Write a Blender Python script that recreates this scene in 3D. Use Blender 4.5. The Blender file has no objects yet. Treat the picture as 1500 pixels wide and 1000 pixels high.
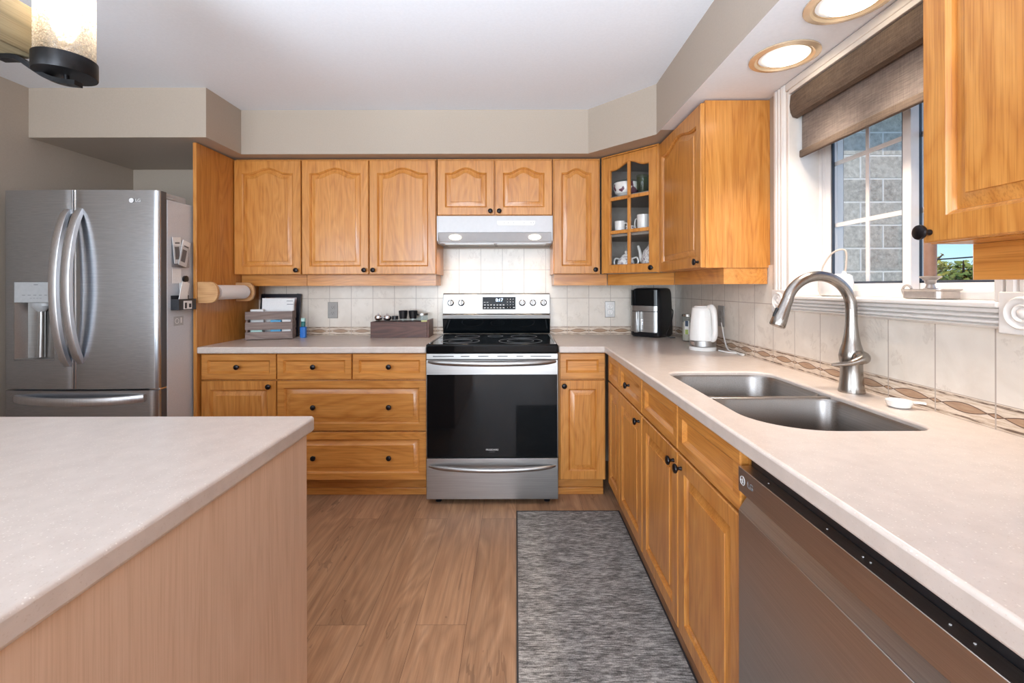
import bpy, bmesh, math, random
from math import pi, sin, cos, radians
from mathutils import Vector, Matrix

random.seed(4)
SC = bpy.context.scene
COL = SC.collection

# ------------------------------------------------------------------ camera, world, lights, exposure
F, CX, CY, CZ = 660.0, 756.0, 421.0, 1.25          # focal length and vanishing point in pixels, eye height
cam_d = bpy.data.cameras.new('camera')
cam_d.sensor_width = 36.0
cam_d.sensor_fit = 'HORIZONTAL'
cam_d.lens = F / 1500 * 36
cam_d.shift_x = (750 - CX) / 1500
cam_d.shift_y = (CY - 500) / 1500
cam_d.clip_start = 0.02
cam_d.clip_end = 300
cam = bpy.data.objects.new('camera', cam_d)
COL.objects.link(cam)
cam.location = (0, 0, CZ)
cam.rotation_euler = (pi / 2, radians(0.12), 0)
SC.camera = cam

SC.view_settings.view_transform = 'Standard'
SC.view_settings.look = 'None'
SC.view_settings.gamma = 1.0
SC.view_settings.use_curve_mapping = False
SC.view_settings.exposure = 0.03
SC.cycles.use_denoising = True
SC.cycles.max_bounces = 10
SC.cycles.diffuse_bounces = 5
SC.cycles.caustics_reflective = False
SC.cycles.caustics_refractive = False
SC.cycles.sample_clamp_indirect = 6.0

world = bpy.data.worlds.new('sky')
SC.world = world
world.use_nodes = True
wn = world.node_tree
sky = wn.nodes.new('ShaderNodeTexSky')
sky.sky_type = 'NISHITA'
sky.sun_disc = False
sky.sun_elevation = radians(48)
sky.sun_rotation = radians(200)
sky.air_density = 1.0
sky.dust_density = 0.6
sky.ozone_density = 1.6
tint = wn.nodes.new('ShaderNodeMix')
tint.data_type, tint.blend_type = 'RGBA', 'MULTIPLY'
tint.inputs[0].default_value = 1.0
tint.inputs[7].default_value = (0.62, 0.83, 1.12, 1)
wn.links.new(sky.outputs[0], tint.inputs[6])
wn.links.new(tint.outputs[2], wn.nodes['Background'].inputs[0])
wn.nodes['Background'].inputs[1].default_value = 0.17


def lamp(name, kind, loc, rot, power, color, size=0.1, size_y=None, parent=None, **kw):
    d = bpy.data.lights.new(name, kind)
    d.energy = power
    d.color = color
    if kind == 'AREA':
        d.size = size
        if size_y:
            d.shape = 'RECTANGLE'
            d.size_y = size_y
    elif kind == 'SUN':
        d.angle = size
    else:
        d.shadow_soft_size = size
    for k, v in kw.items():
        setattr(d, k, v)
    o = bpy.data.objects.new(name, d)
    COL.objects.link(o)
    o.location = loc
    o.rotation_euler = rot
    if parent:
        o.parent = parent
    return o


# unseen area fills added behind the camera, at an assumed patio door and window
lamp('rear_fill', 'AREA', (-0.7, -3.42, 1.25), (radians(87), 0, 0), 245, (0.80, 0.90, 1.0), 3.0, 2.1)
lamp('side_fill', 'AREA', (-2.70, -1.3, 1.3), (radians(86), 0, radians(-90)), 58, (0.80, 0.90, 1.0), 1.8, 1.3)
# two bare spots added out of view beside the camera to brighten the ceiling
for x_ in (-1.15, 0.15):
    lamp('ceiling_fill', 'SPOT', (x_, -0.25, 1.3), (radians(90 + 46), 0, 0), 290, (0.80, 0.90, 1.0), 0.5, spot_size=radians(72), spot_blend=0.9)
lamp('window_fill', 'AREA', (3.3, -0.6, 1.9), (radians(90), 0, radians(90)), 30, (0.70, 0.85, 1.0), 5.6, 2.0)  # area fill added outside the sink window, for island edge and end-panel glare
lamp('sun', 'SUN', (0, -10, 12), (radians(46), 0, radians(-38)), 2.6, (1.0, 0.93, 0.82), radians(0.6))

# ------------------------------------------------------------------ geometry helpers


def BM():
    return bmesh.new()


def box(bm, x0, x1, y0, y1, z0, z1, m=0):
    v = [bm.verts.new((x, y, z)) for x in (x0, x1) for y in (y0, y1) for z in (z0, z1)]
    fs = []
    for q in ((0, 1, 3, 2), (4, 6, 7, 5), (0, 4, 5, 1), (2, 3, 7, 6), (0, 2, 6, 4), (1, 5, 7, 3)):
        f = bm.faces.new([v[i] for i in q])
        f.material_index = m
        fs.append(f)
    return fs


def loft(bm, loops, cap0=True, cap1=True, close=True, mats=None):
    rows = [[bm.verts.new(p) for p in lp] for lp in loops]
    n = len(rows[0])
    for i in range(len(rows) - 1):
        for j in range(n if close else n - 1):
            k = (j + 1) % n
            f = bm.faces.new((rows[i][j], rows[i][k], rows[i + 1][k], rows[i + 1][j]))
            if mats:
                f.material_index = mats(i, j)
    if cap0:
        bm.faces.new(list(reversed(rows[0])))
    if cap1:
        bm.faces.new(rows[-1])
    return rows


def prism(bm, pts, z0, z1, axis='z'):
    """polygon extruded along an axis; pts are the two other coordinates"""
    def mk(p, h):
        if axis == 'z':
            return (p[0], p[1], h)
        if axis == 'y':
            return (p[0], h, p[1])
        return (h, p[0], p[1])
    return loft(bm, [[mk(p, z0) for p in pts], [mk(p, z1) for p in pts]])


def lathe(bm, prof, c=(0, 0, 0), n=28, axis='z', cap=True):
    """prof: list of (radius, height) turned about an axis through c"""
    loops = []
    for r, h in prof:
        r = max(r, 1e-4)
        lp = []
        for i in range(n):
            a = 2 * pi * i / n
            if axis == 'z':
                p = (r * cos(a), r * sin(a), h)
            elif axis == 'y':
                p = (r * cos(a), -h, r * sin(a))
            else:
                p = (h, r * cos(a), r * sin(a))
            lp.append((p[0] + c[0], p[1] + c[1], p[2] + c[2]))
        loops.append(lp)
    return loft(bm, loops, cap, cap)


def smooth_path(pts, k=6):
    P = [Vector(p) for p in pts]
    P = [P[0] * 2 - P[1]] + P + [P[-1] * 2 - P[-2]]
    out = []
    for i in range(1, len(P) - 2):
        a, b, c, d = P[i - 1:i + 3]
        for j in range(k):
            t = j / k
            out.append(0.5 * ((2 * b) + (c - a) * t + (2 * a - 5 * b + 4 * c - d) * t * t + (3 * b - a - 3 * c + d) * t ** 3))
    out.append(P[-2])
    return out


def tube(bm, pts, rad, n=12, sect=None, up=None, cap=True):
    """tube through points; rad is a number or a list; sect an optional list of 2D section points"""
    P = [Vector(p) for p in pts]
    m = len(P)
    R = rad if isinstance(rad, (list, tuple)) else [rad] * m
    if len(R) != m:
        R = [R[0] + 0] if len(R) == 1 else [R[min(int(i / (m - 1) * (len(R) - 1)), len(R) - 2)] * (1 - ((i / (m - 1) * (len(R) - 1)) - min(int(i / (m - 1) * (len(R) - 1)), len(R) - 2))) + R[min(int(i / (m - 1) * (len(R) - 1)), len(R) - 2) + 1] * ((i / (m - 1) * (len(R) - 1)) - min(int(i / (m - 1) * (len(R) - 1)), len(R) - 2)) for i in range(m)]
    S = sect or [(cos(2 * pi * i / n), sin(2 * pi * i / n)) for i in range(n)]
    T = [(P[min(i + 1, m - 1)] - P[max(i - 1, 0)]).normalized() for i in range(m)]
    nrm = Vector(up) if up else (Vector((0, 0, 1)) if abs(T[0].z) < 0.9 else Vector((1, 0, 0)))
    loops = []
    for i in range(m):
        nrm = (nrm - T[i] * nrm.dot(T[i])).normalized()
        b = T[i].cross(nrm)
        loops.append([tuple(P[i] + (nrm * s[0] + b * s[1]) * R[i]) for s in S])
    loft(bm, loops, cap, cap)


def rrect(x0, x1, y0, y1, r, n=6):
    """rounded rectangle; r a number or four radii (x0y0, x1y0, x1y1, x0y1)"""
    rs = r if isinstance(r, (list, tuple)) else [r] * 4
    out = []
    for (cx, cy, a0, rr) in ((x0 + rs[0], y0 + rs[0], pi, rs[0]), (x1 - rs[1], y0 + rs[1], 1.5 * pi, rs[1]),
                             (x1 - rs[2], y1 - rs[2], 0, rs[2]), (x0 + rs[3], y1 - rs[3], 0.5 * pi, rs[3])):
        for i in range(n + 1):
            a = a0 + 0.5 * pi * i / n
            out.append((cx + rr * cos(a), cy + rr * sin(a)))
    return out


def finish(bm, name, angle=35):
    bmesh.ops.remove_doubles(bm, verts=bm.verts, dist=1e-5)
    bmesh.ops.recalc_face_normals(bm, faces=bm.faces)
    me = bpy.data.meshes.new(name)
    bm.to_mesh(me)
    bm.free()
    for p in me.polygons:
        p.use_smooth = True
    me.set_sharp_from_angle(angle=radians(angle))
    return me


def obj(name, bm, mats, parent=None, loc=(0, 0, 0), rot=(0, 0, 0), bevel=0, angle=35, seg=2):
    me = finish(bm, name, angle)
    for m in (mats if isinstance(mats, (list, tuple)) else [mats]):
        me.materials.append(m)
    o = bpy.data.objects.new(name, me)
    COL.objects.link(o)
    o.location = loc
    o.rotation_euler = rot
    if parent:
        o.parent = parent
    if bevel:
        b = o.modifiers.new('bevel', 'BEVEL')
        b.width = bevel
        b.segments = seg
        b.limit_method = 'ANGLE'
        b.angle_limit = radians(40)
        b.harden_normals = False
    return o


def tag(o, label, cat, group=None):
    o['label'] = label
    o['category'] = cat
    if group:
        o['group'] = group
    return o


def thing(name, label, cat, loc=(0, 0, 0), rz=0, group=None):
    o = bpy.data.objects.new(name, None)
    o.empty_display_size = 0.05
    COL.objects.link(o)
    o.location = loc
    o.rotation_euler = (0, 0, rz)
    return tag(o, label, cat, group)


def struct(o):
    o['kind'] = 'structure'
    return o


def cut(o, *cutters):
    """subtract cutter bmeshes from an object for good"""
    tmp = []
    for c in cutters:
        t = bpy.data.objects.new('cutter', finish(c, 'cutter'))
        COL.objects.link(t)
        t.matrix_world = Matrix.LocRotScale(o.location, o.rotation_euler, None)
        if o.parent:
            t.parent = o.parent
        m = o.modifiers.new('cut', 'BOOLEAN')
        m.operation = 'DIFFERENCE'
        m.solver = 'EXACT'
        m.object = t
        tmp.append(t)
    others = [m for m in o.modifiers if m.type != 'BOOLEAN']
    for m in others:
        m.show_viewport = False
    bpy.context.view_layer.update()
    dg = bpy.context.evaluated_depsgraph_get()
    me = bpy.data.meshes.new_from_object(o.evaluated_get(dg))
    for m in list(o.modifiers):
        if m.type == 'BOOLEAN':
            o.modifiers.remove(m)
        else:
            m.show_viewport = True
    old = o.data
    o.data = me
    bpy.data.meshes.remove(old)
    for t in tmp:
        tm = t.data
        bpy.data.objects.remove(t)
        bpy.data.meshes.remove(tm)
    for p in me.polygons:
        p.use_smooth = True
    me.set_sharp_from_angle(angle=radians(35))
    return o


def text(name, s, size, mat, parent, loc, rot, depth=0.0004, spacing=1.0):
    c = bpy.data.curves.new(name, 'FONT')
    c.body = s
    c.size = size
    c.align_x = 'CENTER'
    c.align_y = 'CENTER'
    c.extrude = depth
    c.space_character = spacing
    t = bpy.data.objects.new(name, c)
    COL.objects.link(t)
    bpy.context.view_layer.update()
    dg = bpy.context.evaluated_depsgraph_get()
    me = bpy.data.meshes.new_from_object(t.evaluated_get(dg))
    bpy.data.objects.remove(t)
    me.materials.clear()
    me.materials.append(mat)
    o = bpy.data.objects.new(name, me)
    COL.objects.link(o)
    o.parent = parent
    o.location = loc
    o.rotation_euler = rot
    return o


# ------------------------------------------------------------------ material helpers


def lin(r, g, b):
    return tuple(((c / 255) / 12.92 if c / 255 <= 0.04045 else ((c / 255 + 0.055) / 1.055) ** 2.4) for c in (r, g, b)) + (1.0,)


class NT:
    def __init__(s, name):
        s.m = bpy.data.materials.new(name)
        s.m.use_nodes = True
        s.t = s.m.node_tree
        s.b = s.t.nodes['Principled BSDF']

    def n(s, kind, **kw):
        o = s.t.nodes.new('ShaderNode' + kind)
        for k, v in kw.items():
            setattr(o, k, v)
        return o

    def put(s, sock, v):
        if hasattr(v, 'is_output') or isinstance(v, bpy.types.NodeSocket):
            s.t.links.new(v, sock)
        else:
            sock.default_value = v

    def math(s, op, a, b=0.0, c=None, clamp=False):
        o = s.n('Math', operation=op, use_clamp=clamp)
        s.put(o.inputs[0], a)
        s.put(o.inputs[1], b)
        if c is not None:
            s.put(o.inputs[2], c)
        return o.outputs[0]

    def coord(s, scale=(1, 1, 1), loc=(0, 0, 0), rnd=0.0):
        tc = s.n('TexCoord').outputs['Object']
        mp = s.n('Mapping')
        s.put(mp.inputs['Scale'], scale)
        s.put(mp.inputs['Location'], loc)
        s.t.links.new(tc, mp.inputs['Vector'])
        out = mp.outputs[0]
        if rnd:
            oi = s.n('ObjectInfo').outputs['Random']
            ad = s.n('VectorMath', operation='ADD')
            s.t.links.new(out, ad.inputs[0])
            s.t.links.new(s.math('MULTIPLY', oi, rnd), ad.inputs[1])
            out = ad.outputs[0]
        return out

    def noise(s, vec, scale, detail=3.0, rough=0.55, dist=0.0, w=None):
        o = s.n('TexNoise')
        if w is not None:
            o.noise_dimensions = '4D'
            s.put(o.inputs['W'], w)
        s.put(o.inputs['Vector'], vec)
        s.put(o.inputs['Scale'], scale)
        s.put(o.inputs['Detail'], detail)
        s.put(o.inputs['Roughness'], rough)
        s.put(o.inputs['Distortion'], dist)
        return o.outputs['Fac']

    def ramp(s, fac, stops):
        o = s.n('ValToRGB')
        e = o.color_ramp.elements
        while len(e) < len(stops):
            e.new(0.5)
        for i, (p, c) in enumerate(stops):
            e[i].position = p
            e[i].color = c if len(c) == 4 else tuple(c) + (1,)
        s.put(o.inputs[0], fac)
        return o.outputs[0]

    def mix(s, fac, a, b, mode='MIX'):
        o = s.n('Mix', data_type='RGBA', blend_type=mode)
        s.put(o.inputs[0], fac)
        s.put(o.inputs[6], a)
        s.put(o.inputs[7], b)
        return o.outputs[2]

    def bump(s, h, strength=0.2, dist=0.002):
        o = s.n('Bump')
        s.put(o.inputs['Strength'], strength)
        s.put(o.inputs['Distance'], dist)
        s.put(o.inputs['Height'], h)
        s.t.links.new(o.outputs[0], s.b.inputs['Normal'])

    def set(s, **kw):
        names = dict(color='Base Color', rough='Roughness', metal='Metallic', spec='Specular IOR Level', coat='Coat Weight',
                     coat_rough='Coat Roughness', emit='Emission Color', strength='Emission Strength', alpha='Alpha',
                     trans='Transmission Weight', ior='IOR', aniso='Anisotropic', sub='Subsurface Weight')
        for k, v in kw.items():
            s.put(s.b.inputs[names[k]], v)
        return s


def flat(name, rgb, rough=0.5, metal=0.0, **kw):
    t = NT(name)
    t.set(color=lin(*rgb), rough=rough, metal=metal, **kw)
    return t.m


def speck(name, rgb, var=10, scale=60, rough=0.5, metal=0.0, bump=0.0, **kw):
    """plain colour with a slight mottling"""
    t = NT(name)
    f = t.noise(t.coord(), scale, 3)
    a = lin(*[max(0, c - var) for c in rgb])
    b = lin(*[min(255, c + var) for c in rgb])
    t.set(color=t.ramp(f, [(0.3, a), (0.7, b)]), rough=rough, metal=metal, **kw)
    if bump:
        t.bump(f, bump, 0.001)
    return t.m


def oak(name, axis, light, mid, dark, rough=0.32, coat=0.25, pore=0.5, ring=0.45):
    t = NT(name)
    st = {'x': (0.055, 1, 1), 'z': (1, 1, 0.055), 'y': (1, 0.055, 1)}[axis]
    st2 = {'x': (0.018, 1, 1), 'z': (1, 1, 0.018), 'y': (1, 0.018, 1)}[axis]
    st3 = {'x': (0.16, 1, 1), 'z': (1, 1, 0.16), 'y': (1, 0.16, 1)}[axis]
    big = t.noise(t.coord(st3, rnd=37.0), 7.0, 2.0, 0.5, 0.6)
    rings = t.math('FRACT', t.math('MULTIPLY', big, 11.0))
    rings = t.math('ABSOLUTE', t.math('SUBTRACT', rings, 0.5))          # 0 .. 0.5 growth lines
    mid_n = t.noise(t.coord(st, rnd=37.0), 42.0, 4.0, 0.6)
    fine = t.noise(t.coord(st2, rnd=37.0), 330.0, 2.0, 0.7)
    f = t.math('ADD', t.math('MULTIPLY', rings, ring), t.math('MULTIPLY', mid_n, 0.66))
    c = t.ramp(f, [(0.12, lin(*dark)), (0.40, lin(*mid)), (0.75, lin(*light))])
    pores = t.ramp(fine, [(0.36, (0.62, 0.52, 0.42)), (0.52, (1, 1, 1))])
    c = t.mix(pore, c, t.mix(1.0, c, pores, 'MULTIPLY'))
    board = t.n('ObjectInfo').outputs['Random']
    hs = t.n('HueSaturation')
    t.put(hs.inputs['Value'], t.math('ADD', 0.95, t.math('MULTIPLY', board, 0.12)))
    t.put(hs.inputs['Color'], c)
    t.set(color=hs.outputs[0], rough=rough, coat=coat, coat_rough=0.14)
    t.bump(t.math('ADD', fine, t.math('MULTIPLY', mid_n, 0.5)), 0.06, 0.001)
    return t.m


OAK = dict(light=(216, 153, 80), mid=(199, 133, 62), dark=(168, 100, 40))
M = {}
M['oak_v'] = oak('honey_oak_upright_grain', 'z', **OAK)
M['oak_h'] = oak('honey_oak_level_grain', 'x', **OAK)
M['oak_pale'] = oak('pale_oak_veneer', 'z', (216, 186, 162), (208, 176, 150), (194, 160, 133), 0.42, 0.1, 0.22, 0.3)
M['oak_light'] = oak('light_oak', 'x', (222, 178, 130), (208, 160, 110), (186, 136, 88), 0.4, 0.1)
M['bronze'] = speck('dark_bronze_knob_metal', (34, 30, 32), 8, 90, 0.32, 0.7)

t = NT('taupe_wall_paint')
f = t.noise(t.coord(), 140, 3)
t.set(color=t.ramp(f, [(0.3, lin(174, 161, 147)), (0.7, lin(178, 165, 151))]), rough=0.55)
t.bump(f, 0.05, 0.001)
M['paint'] = t.m
M['white_paint'] = speck('white_ceiling_paint', (233, 238, 246), 2, 90, 0.7, 0, 0.04)
M['trim'] = speck('white_trim_enamel', (224, 219, 214), 2, 50, 0.32)
M['vinyl'] = speck('white_vinyl', (234, 230, 228), 2, 50, 0.38)

# beige speckled laminate
t = NT('speckled_beige_laminate')
v = t.n('TexVoronoi')
t.put(v.inputs['Vector'], t.coord())
t.put(v.inputs['Scale'], 210.0)
sp = t.ramp(v.outputs['Distance'], [(0.14, (1, 1, 1)), (0.3, (0, 0, 0))])
sel = t.n('SeparateColor')
t.put(sel.inputs[0], v.outputs['Color'])
on = t.math('MULTIPLY', sp, t.math('GREATER_THAN', sel.outputs[0], 0.72))
base = t.ramp(t.noise(t.coord(), 26, 4), [(0.3, lin(200, 187, 177)), (0.7, lin(210, 197, 187))])
dk = t.math('GREATER_THAN', t.noise(t.coord(loc=(3, 1, 2)), 260, 2), 0.66)
base = t.mix(t.math('MULTIPLY', dk, 0.4), base, lin(186, 168, 152))
t.set(color=t.mix(t.math('MULTIPLY', on, 0.65), base, lin(240, 232, 222)), rough=0.3, spec=0.5)
M['laminate'] = t.m

# floor of wide wood planks running away from the camera
t = NT('brown_oak_plank_floor')
tc = t.n('TexCoord').outputs['Object']
mp = t.n('Mapping')
mp.inputs['Rotation'].default_value = (0, 0, radians(90))
t.t.links.new(tc, mp.inputs[0])
br = t.n('TexBrick', offset=0.37, offset_frequency=2, squash=1.0)
t.put(br.inputs['Vector'], mp.outputs[0])
t.put(br.inputs['Color1'], (0, 0, 0, 1))
t.put(br.inputs['Color2'], (1, 1, 1, 1))
t.put(br.inputs['Mortar'], (0.5, 0.5, 0.5, 1))
t.put(br.inputs['Scale'], 1.0)
t.put(br.inputs['Mortar Size'], 0.0007)
t.put(br.inputs['Mortar Smooth'], 0.1)
t.put(br.inputs['Brick Width'], 1.22)
t.put(br.inputs['Row Height'], 0.187)
tone = t.n('SeparateColor')
t.put(tone.inputs[0], br.outputs['Color'])
tv = t.math('MULTIPLY', tone.outputs[0], 9.0)
g1 = t.noise(t.coord((1, 0.09, 1)), 17, 5, 0.62, 0.9, w=tv)
g2 = t.noise(t.coord((1, 0.03, 1)), 160, 3, 0.65, 0.2, w=tv)
kn = t.noise(t.coord((1, 0.3, 1)), 5.5, 3, 0.6, 1.5, w=tv)
f = t.math('ADD', t.math('MULTIPLY', g1, 0.72), t.math('MULTIPLY', g2, 0.4))
c = t.ramp(f, [(0.28, lin(112, 84, 66)), (0.42, lin(162, 122, 92)), (0.58, lin(182, 142, 109)), (0.78, lin(202, 164, 132))])
ring = t.math('ABSOLUTE', t.math('SUBTRACT', t.math('FRACT', t.math('MULTIPLY', t.noise(t.coord((1, 0.16, 1)), 5.0, 2, 0.5, 0.8, w=tv), 13.0)), 0.5))
c = t.mix(t.math('MULTIPLY', t.math('SUBTRACT', 0.5, ring), 0.6), c, lin(96, 68, 51))
crack = t.math('ABSOLUTE', t.math('SUBTRACT', t.noise(t.coord((1, 0.13, 1)), 3.4, 5, 0.6, 0.6, w=tv), 0.5))
crack = t.math('MULTIPLY', t.math('LESS_THAN', crack, 0.0035), t.math('GREATER_THAN', t.noise(t.coord((1, 0.5, 1)), 4.0, 2, w=tv), 0.55))
c = t.mix(t.math('MULTIPLY', crack, 0.3), c, lin(70, 48, 38))
c = t.mix(t.math('MULTIPLY', t.math('GREATER_THAN', kn, 0.71), 0.4), c, lin(92, 66, 50))
hs = t.n('HueSaturation')
t.put(hs.inputs['Value'], t.math('ADD', 0.93, t.math('MULTIPLY', tone.outputs[0], 0.22)))
t.put(hs.inputs['Color'], c)
c = t.mix(br.outputs['Fac'], hs.outputs[0], lin(92, 66, 50))
t.set(color=c, rough=t.math('ADD', 0.34, t.math('MULTIPLY', g1, 0.2)))
t.bump(t.math('SUBTRACT', f, t.math('MULTIPLY', br.outputs['Fac'], 1.5)), 0.12, 0.002)
M['floor'] = t.m


# marble-look wall tile with a patterned border row
def tile_mat(name, pitch=0.1555):
    t = NT(name)
    tc = t.n('TexCoord').outputs['Object']
    sx = t.n('SeparateXYZ')
    t.put(sx.inputs[0], tc)
    X, Z = sx.outputs[0], sx.outputs[2]              # local x along the wall, z above the worktop
    u = t.math('SUBTRACT', t.math('FRACT', t.math('ADD', t.math('DIVIDE', X, pitch), 100.0)), 0.5)
    jx = t.math('GREATER_THAN', t.math('ABSOLUTE', u), 0.5 - 0.0018 / pitch)
    row = t.math('SUBTRACT', t.math('FRACT', t.math('ADD', t.math('DIVIDE', t.math('SUBTRACT', Z, 0.061), 0.2035), 10.0)), 0.5)
    jz = t.math('GREATER_THAN', t.math('ABSOLUTE', row), 0.5 - 0.0018 / 0.2035)
    border = t.math('LESS_THAN', Z, 0.061)
    jz = t.math('MULTIPLY', jz, t.math('SUBTRACT', 1.0, border))
    joint = t.math('MAXIMUM', jx, jz)
    ix = t.math('FLOOR', t.math('ADD', t.math('DIVIDE', X, pitch), 100.0))
    iz = t.math('FLOOR', t.math('DIVIDE', t.math('SUBTRACT', Z, 0.061), 0.2035))
    w = t.math('ADD', t.math('MULTIPLY', ix, 1.73), t.math('MULTIPLY', iz, 3.1))
    cloud = t.noise(t.coord((1, 1, 1.0)), 9, 4, 0.6, 0.8, w=w)
    vein = t.noise(t.coord((1.4, 1, 0.8)), 6, 5, 0.65, 2.2, w=w)
    vl = t.math('SUBTRACT', 1.0, t.math('MULTIPLY', t.math('ABSOLUTE', t.math('SUBTRACT', vein, 0.5)), 24.0), clamp=True)
    patch = t.math('GREATER_THAN', t.noise(t.coord(), 12, 2, 0.5, 0.3, w=w), 0.56)
    c = t.ramp(cloud, [(0.3, lin(214, 203, 190)), (0.7, lin(226, 216, 204))])
    c = t.mix(t.math('MULTIPLY', t.math('MULTIPLY', vl, patch), 0.28), c, lin(176, 160, 146))
    # border: a row of lens shapes between two lines
    v = t.math('SUBTRACT', Z, 0.031)
    lens = t.math('MULTIPLY', t.math('COSINE', t.math('MULTIPLY', u, pi * 1.32)), 0.0115)
    inl = t.math('LESS_THAN', t.math('ABSOLUTE', v), lens)
    rim = t.math('LESS_THAN', t.math('ABSOLUTE', t.math('SUBTRACT', t.math('ABSOLUTE', v), t.math('ABSOLUTE', lens))), 0.0012)
    tip = t.math('MULTIPLY', t.math('GREATER_THAN', t.math('ABSOLUTE', u), 0.38), t.math('LESS_THAN', t.math('ABSOLUTE', v), t.math('ABSOLUTE', lens)))
    lines = t.math('LESS_THAN', t.math('ABSOLUTE', t.math('SUBTRACT', t.math('ABSOLUTE', v), 0.0245)), 0.0026)
    streak = t.noise(t.coord((0.12, 1, 1)), 210, 3, 0.6)
    bc = t.ramp(streak, [(0.35, lin(190, 168, 146)), (0.6, lin(220, 203, 184))])
    bc = t.mix(t.math('MAXIMUM', inl, tip), bc, t.ramp(streak, [(0.3, lin(158, 126, 102)), (0.7, lin(182, 150, 122))]))
    bc = t.mix(rim, bc, lin(104, 82, 70))
    bc = t.mix(lines, bc, t.ramp(streak, [(0.45, lin(110, 90, 78)), (0.62, lin(196, 176, 156))]))
    c = t.mix(border, c, bc)
    c = t.mix(joint, c, lin(176, 162, 150))
    wav = t.noise(t.coord((1, 1, 0.55)), 26, 2, 0.5, 1.2, w=w)
    t.set(color=c, rough=0.2, spec=0.5)
    h = t.math('SUBTRACT', t.math('MULTIPLY', wav, 0.8), t.math('MULTIPLY', joint, 1.2))
    t.bump(h, 0.16, 0.003)
    return t.m


M['tile'] = tile_mat('cream_marble_tile')


def steel(name, rgb, rough=0.26, axis='x', amt=0.04, metal=1.0):
    t = NT(name)
    st = {'x': (0.01, 1, 1), 'z': (1, 1, 0.01), 'y': (1, 0.01, 1)}[axis]
    f = t.noise(t.coord(st), 420, 3, 0.6)
    a = lin(*[c - 9 for c in rgb])
    b = lin(*[c + 9 for c in rgb])
    t.set(color=t.ramp(f, [(0.3, a), (0.7, b)]), metal=metal, rough=t.math('ADD', rough - 0.03, t.math('MULTIPLY', f, 0.06)))
    t.bump(f, amt, 0.0006)
    return t.m


M['steel'] = steel('brushed_stainless_steel', (168, 166, 164), 0.34)
M['fridge_edge'] = flat('dark_grey_door_edge', (84, 85, 88), 0.45, 0.2)
M['steel_v'] = steel('brushed_stainless_steel_upright', (192, 197, 204), 0.22, 'x')
M['steel_dark'] = steel('graphite_stainless_steel', (194, 184, 177), 0.33, 'x')
M['handle_steel'] = steel('bright_handle_steel', (214, 214, 216), 0.36, 'z', 0.02)
M['nickel'] = steel('brushed_nickel', (158, 152, 146), 0.26, 'z', 0.02)
M['plate_grey'] = speck('satin_grey_plate', (150, 146, 142), 4, 80, 0.4, 0.2)
M['sink_steel'] = steel('satin_sink_steel', (150, 145, 141), 0.34, 'y', 0.03)
M['chrome'] = flat('polished_chrome', (225, 225, 228), 0.1, 1.0)
M['fridge_side'] = speck('grey_painted_steel', (206, 210, 216), 4, 160, 0.42, 0.1)
M['fridge_grey'] = speck('light_grey_plastic', (176, 178, 180), 3, 60, 0.35)
M['dark_plastic'] = speck('charcoal_plastic', (46, 46, 50), 4, 80, 0.4)
M['black_plastic'] = speck('black_plastic', (22, 23, 27), 4, 80, 0.34)
M['black_glass'] = flat('black_glass', (8, 12, 15), 0.05, 0.0, spec=0.28)
M['black_enamel'] = flat('black_enamel', (14, 15, 18), 0.12)
M['white_enamel'] = speck('white_enamel', (206, 206, 208), 2, 40, 0.26)
M['white_plastic'] = speck('white_plastic', (236, 234, 230), 2, 40, 0.24)
M['paper'] = speck('white_paper', (238, 237, 236), 3, 120, 0.85)
M['ceramic'] = speck('white_ceramic', (232, 230, 226), 3, 40, 0.14)


def emit(name, rgb, s):
    t = NT(name)
    t.set(color=lin(*rgb), emit=lin(*rgb), strength=s, rough=0.4)
    return t.m


M['bulb'] = emit('warm_lamp_glass', (255, 236, 206), 3.4)
M['pot_lens'] = emit('warm_downlight_lens', (255, 238, 212), 7.0)
M['digits'] = emit('blue_white_display_digits', (190, 215, 255), 5.0)
M['print_white'] = flat('white_printing', (228, 228, 228), 0.5)
M['print_grey'] = flat('grey_printing', (120, 122, 124), 0.5)


def pane(name, tint=(1, 1, 1, 1), rough=0.0, refl=1.0):
    """thin pane of glass: clear with the mirror share of its angle"""
    t = NT(name)
    n = t.t.nodes
    tr = t.n('BsdfTransparent')
    tr.inputs[0].default_value = tint
    gl = t.n('BsdfGlossy')
    gl.inputs['Roughness'].default_value = rough
    fr = t.n('Fresnel')
    back = t.n('NewGeometry').outputs['Backfacing']
    t.put(fr.inputs[0], t.math('ADD', 1.45, t.math('MULTIPLY', back, 1 / 1.45 - 1.45)))
    mx = t.n('MixShader')
    t.put(mx.inputs[0], t.math('MULTIPLY', fr.outputs[0], refl * 0.6))
    t.t.links.new(tr.outputs[0], mx.inputs[1])
    t.t.links.new(gl.outputs[0], mx.inputs[2])
    t.t.links.new(mx.outputs[0], n['Material Output'].inputs[0])
    return t.m


M['pane'] = pane('clear_pane')
M['jar_glass'] = pane('clear_jar_glass', (0.9, 0.95, 0.96, 1), 0.02)
M['green_glass'] = pane('green_tinted_glass', (0.78, 0.9, 0.72, 1), 0.02)
# ------------------------------------------------------------------ key planes (metres; X right, Y away from the camera, Z up)
XL, XR = -2.76, 1.155            # left and right walls
YB, YN = 3.251, -3.5             # far wall and the wall behind the camera
ZC, ZS = 2.386, 2.105            # ceiling and soffit underside
ZT, ZU = 0.909, 0.870            # worktop top and underside
YU, YD = 2.953, 2.635            # door faces of the upper and base cabinets on the far wall
XRU, XRD = 0.84, 0.53            # the same on the right wall
YCF, XCF = 2.609, 0.512          # worktop front edges
ZD0, ZD1 = 1.338, 2.088          # upper doors
SX0, SX1 = -0.519, 0.241         # cooker

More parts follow.
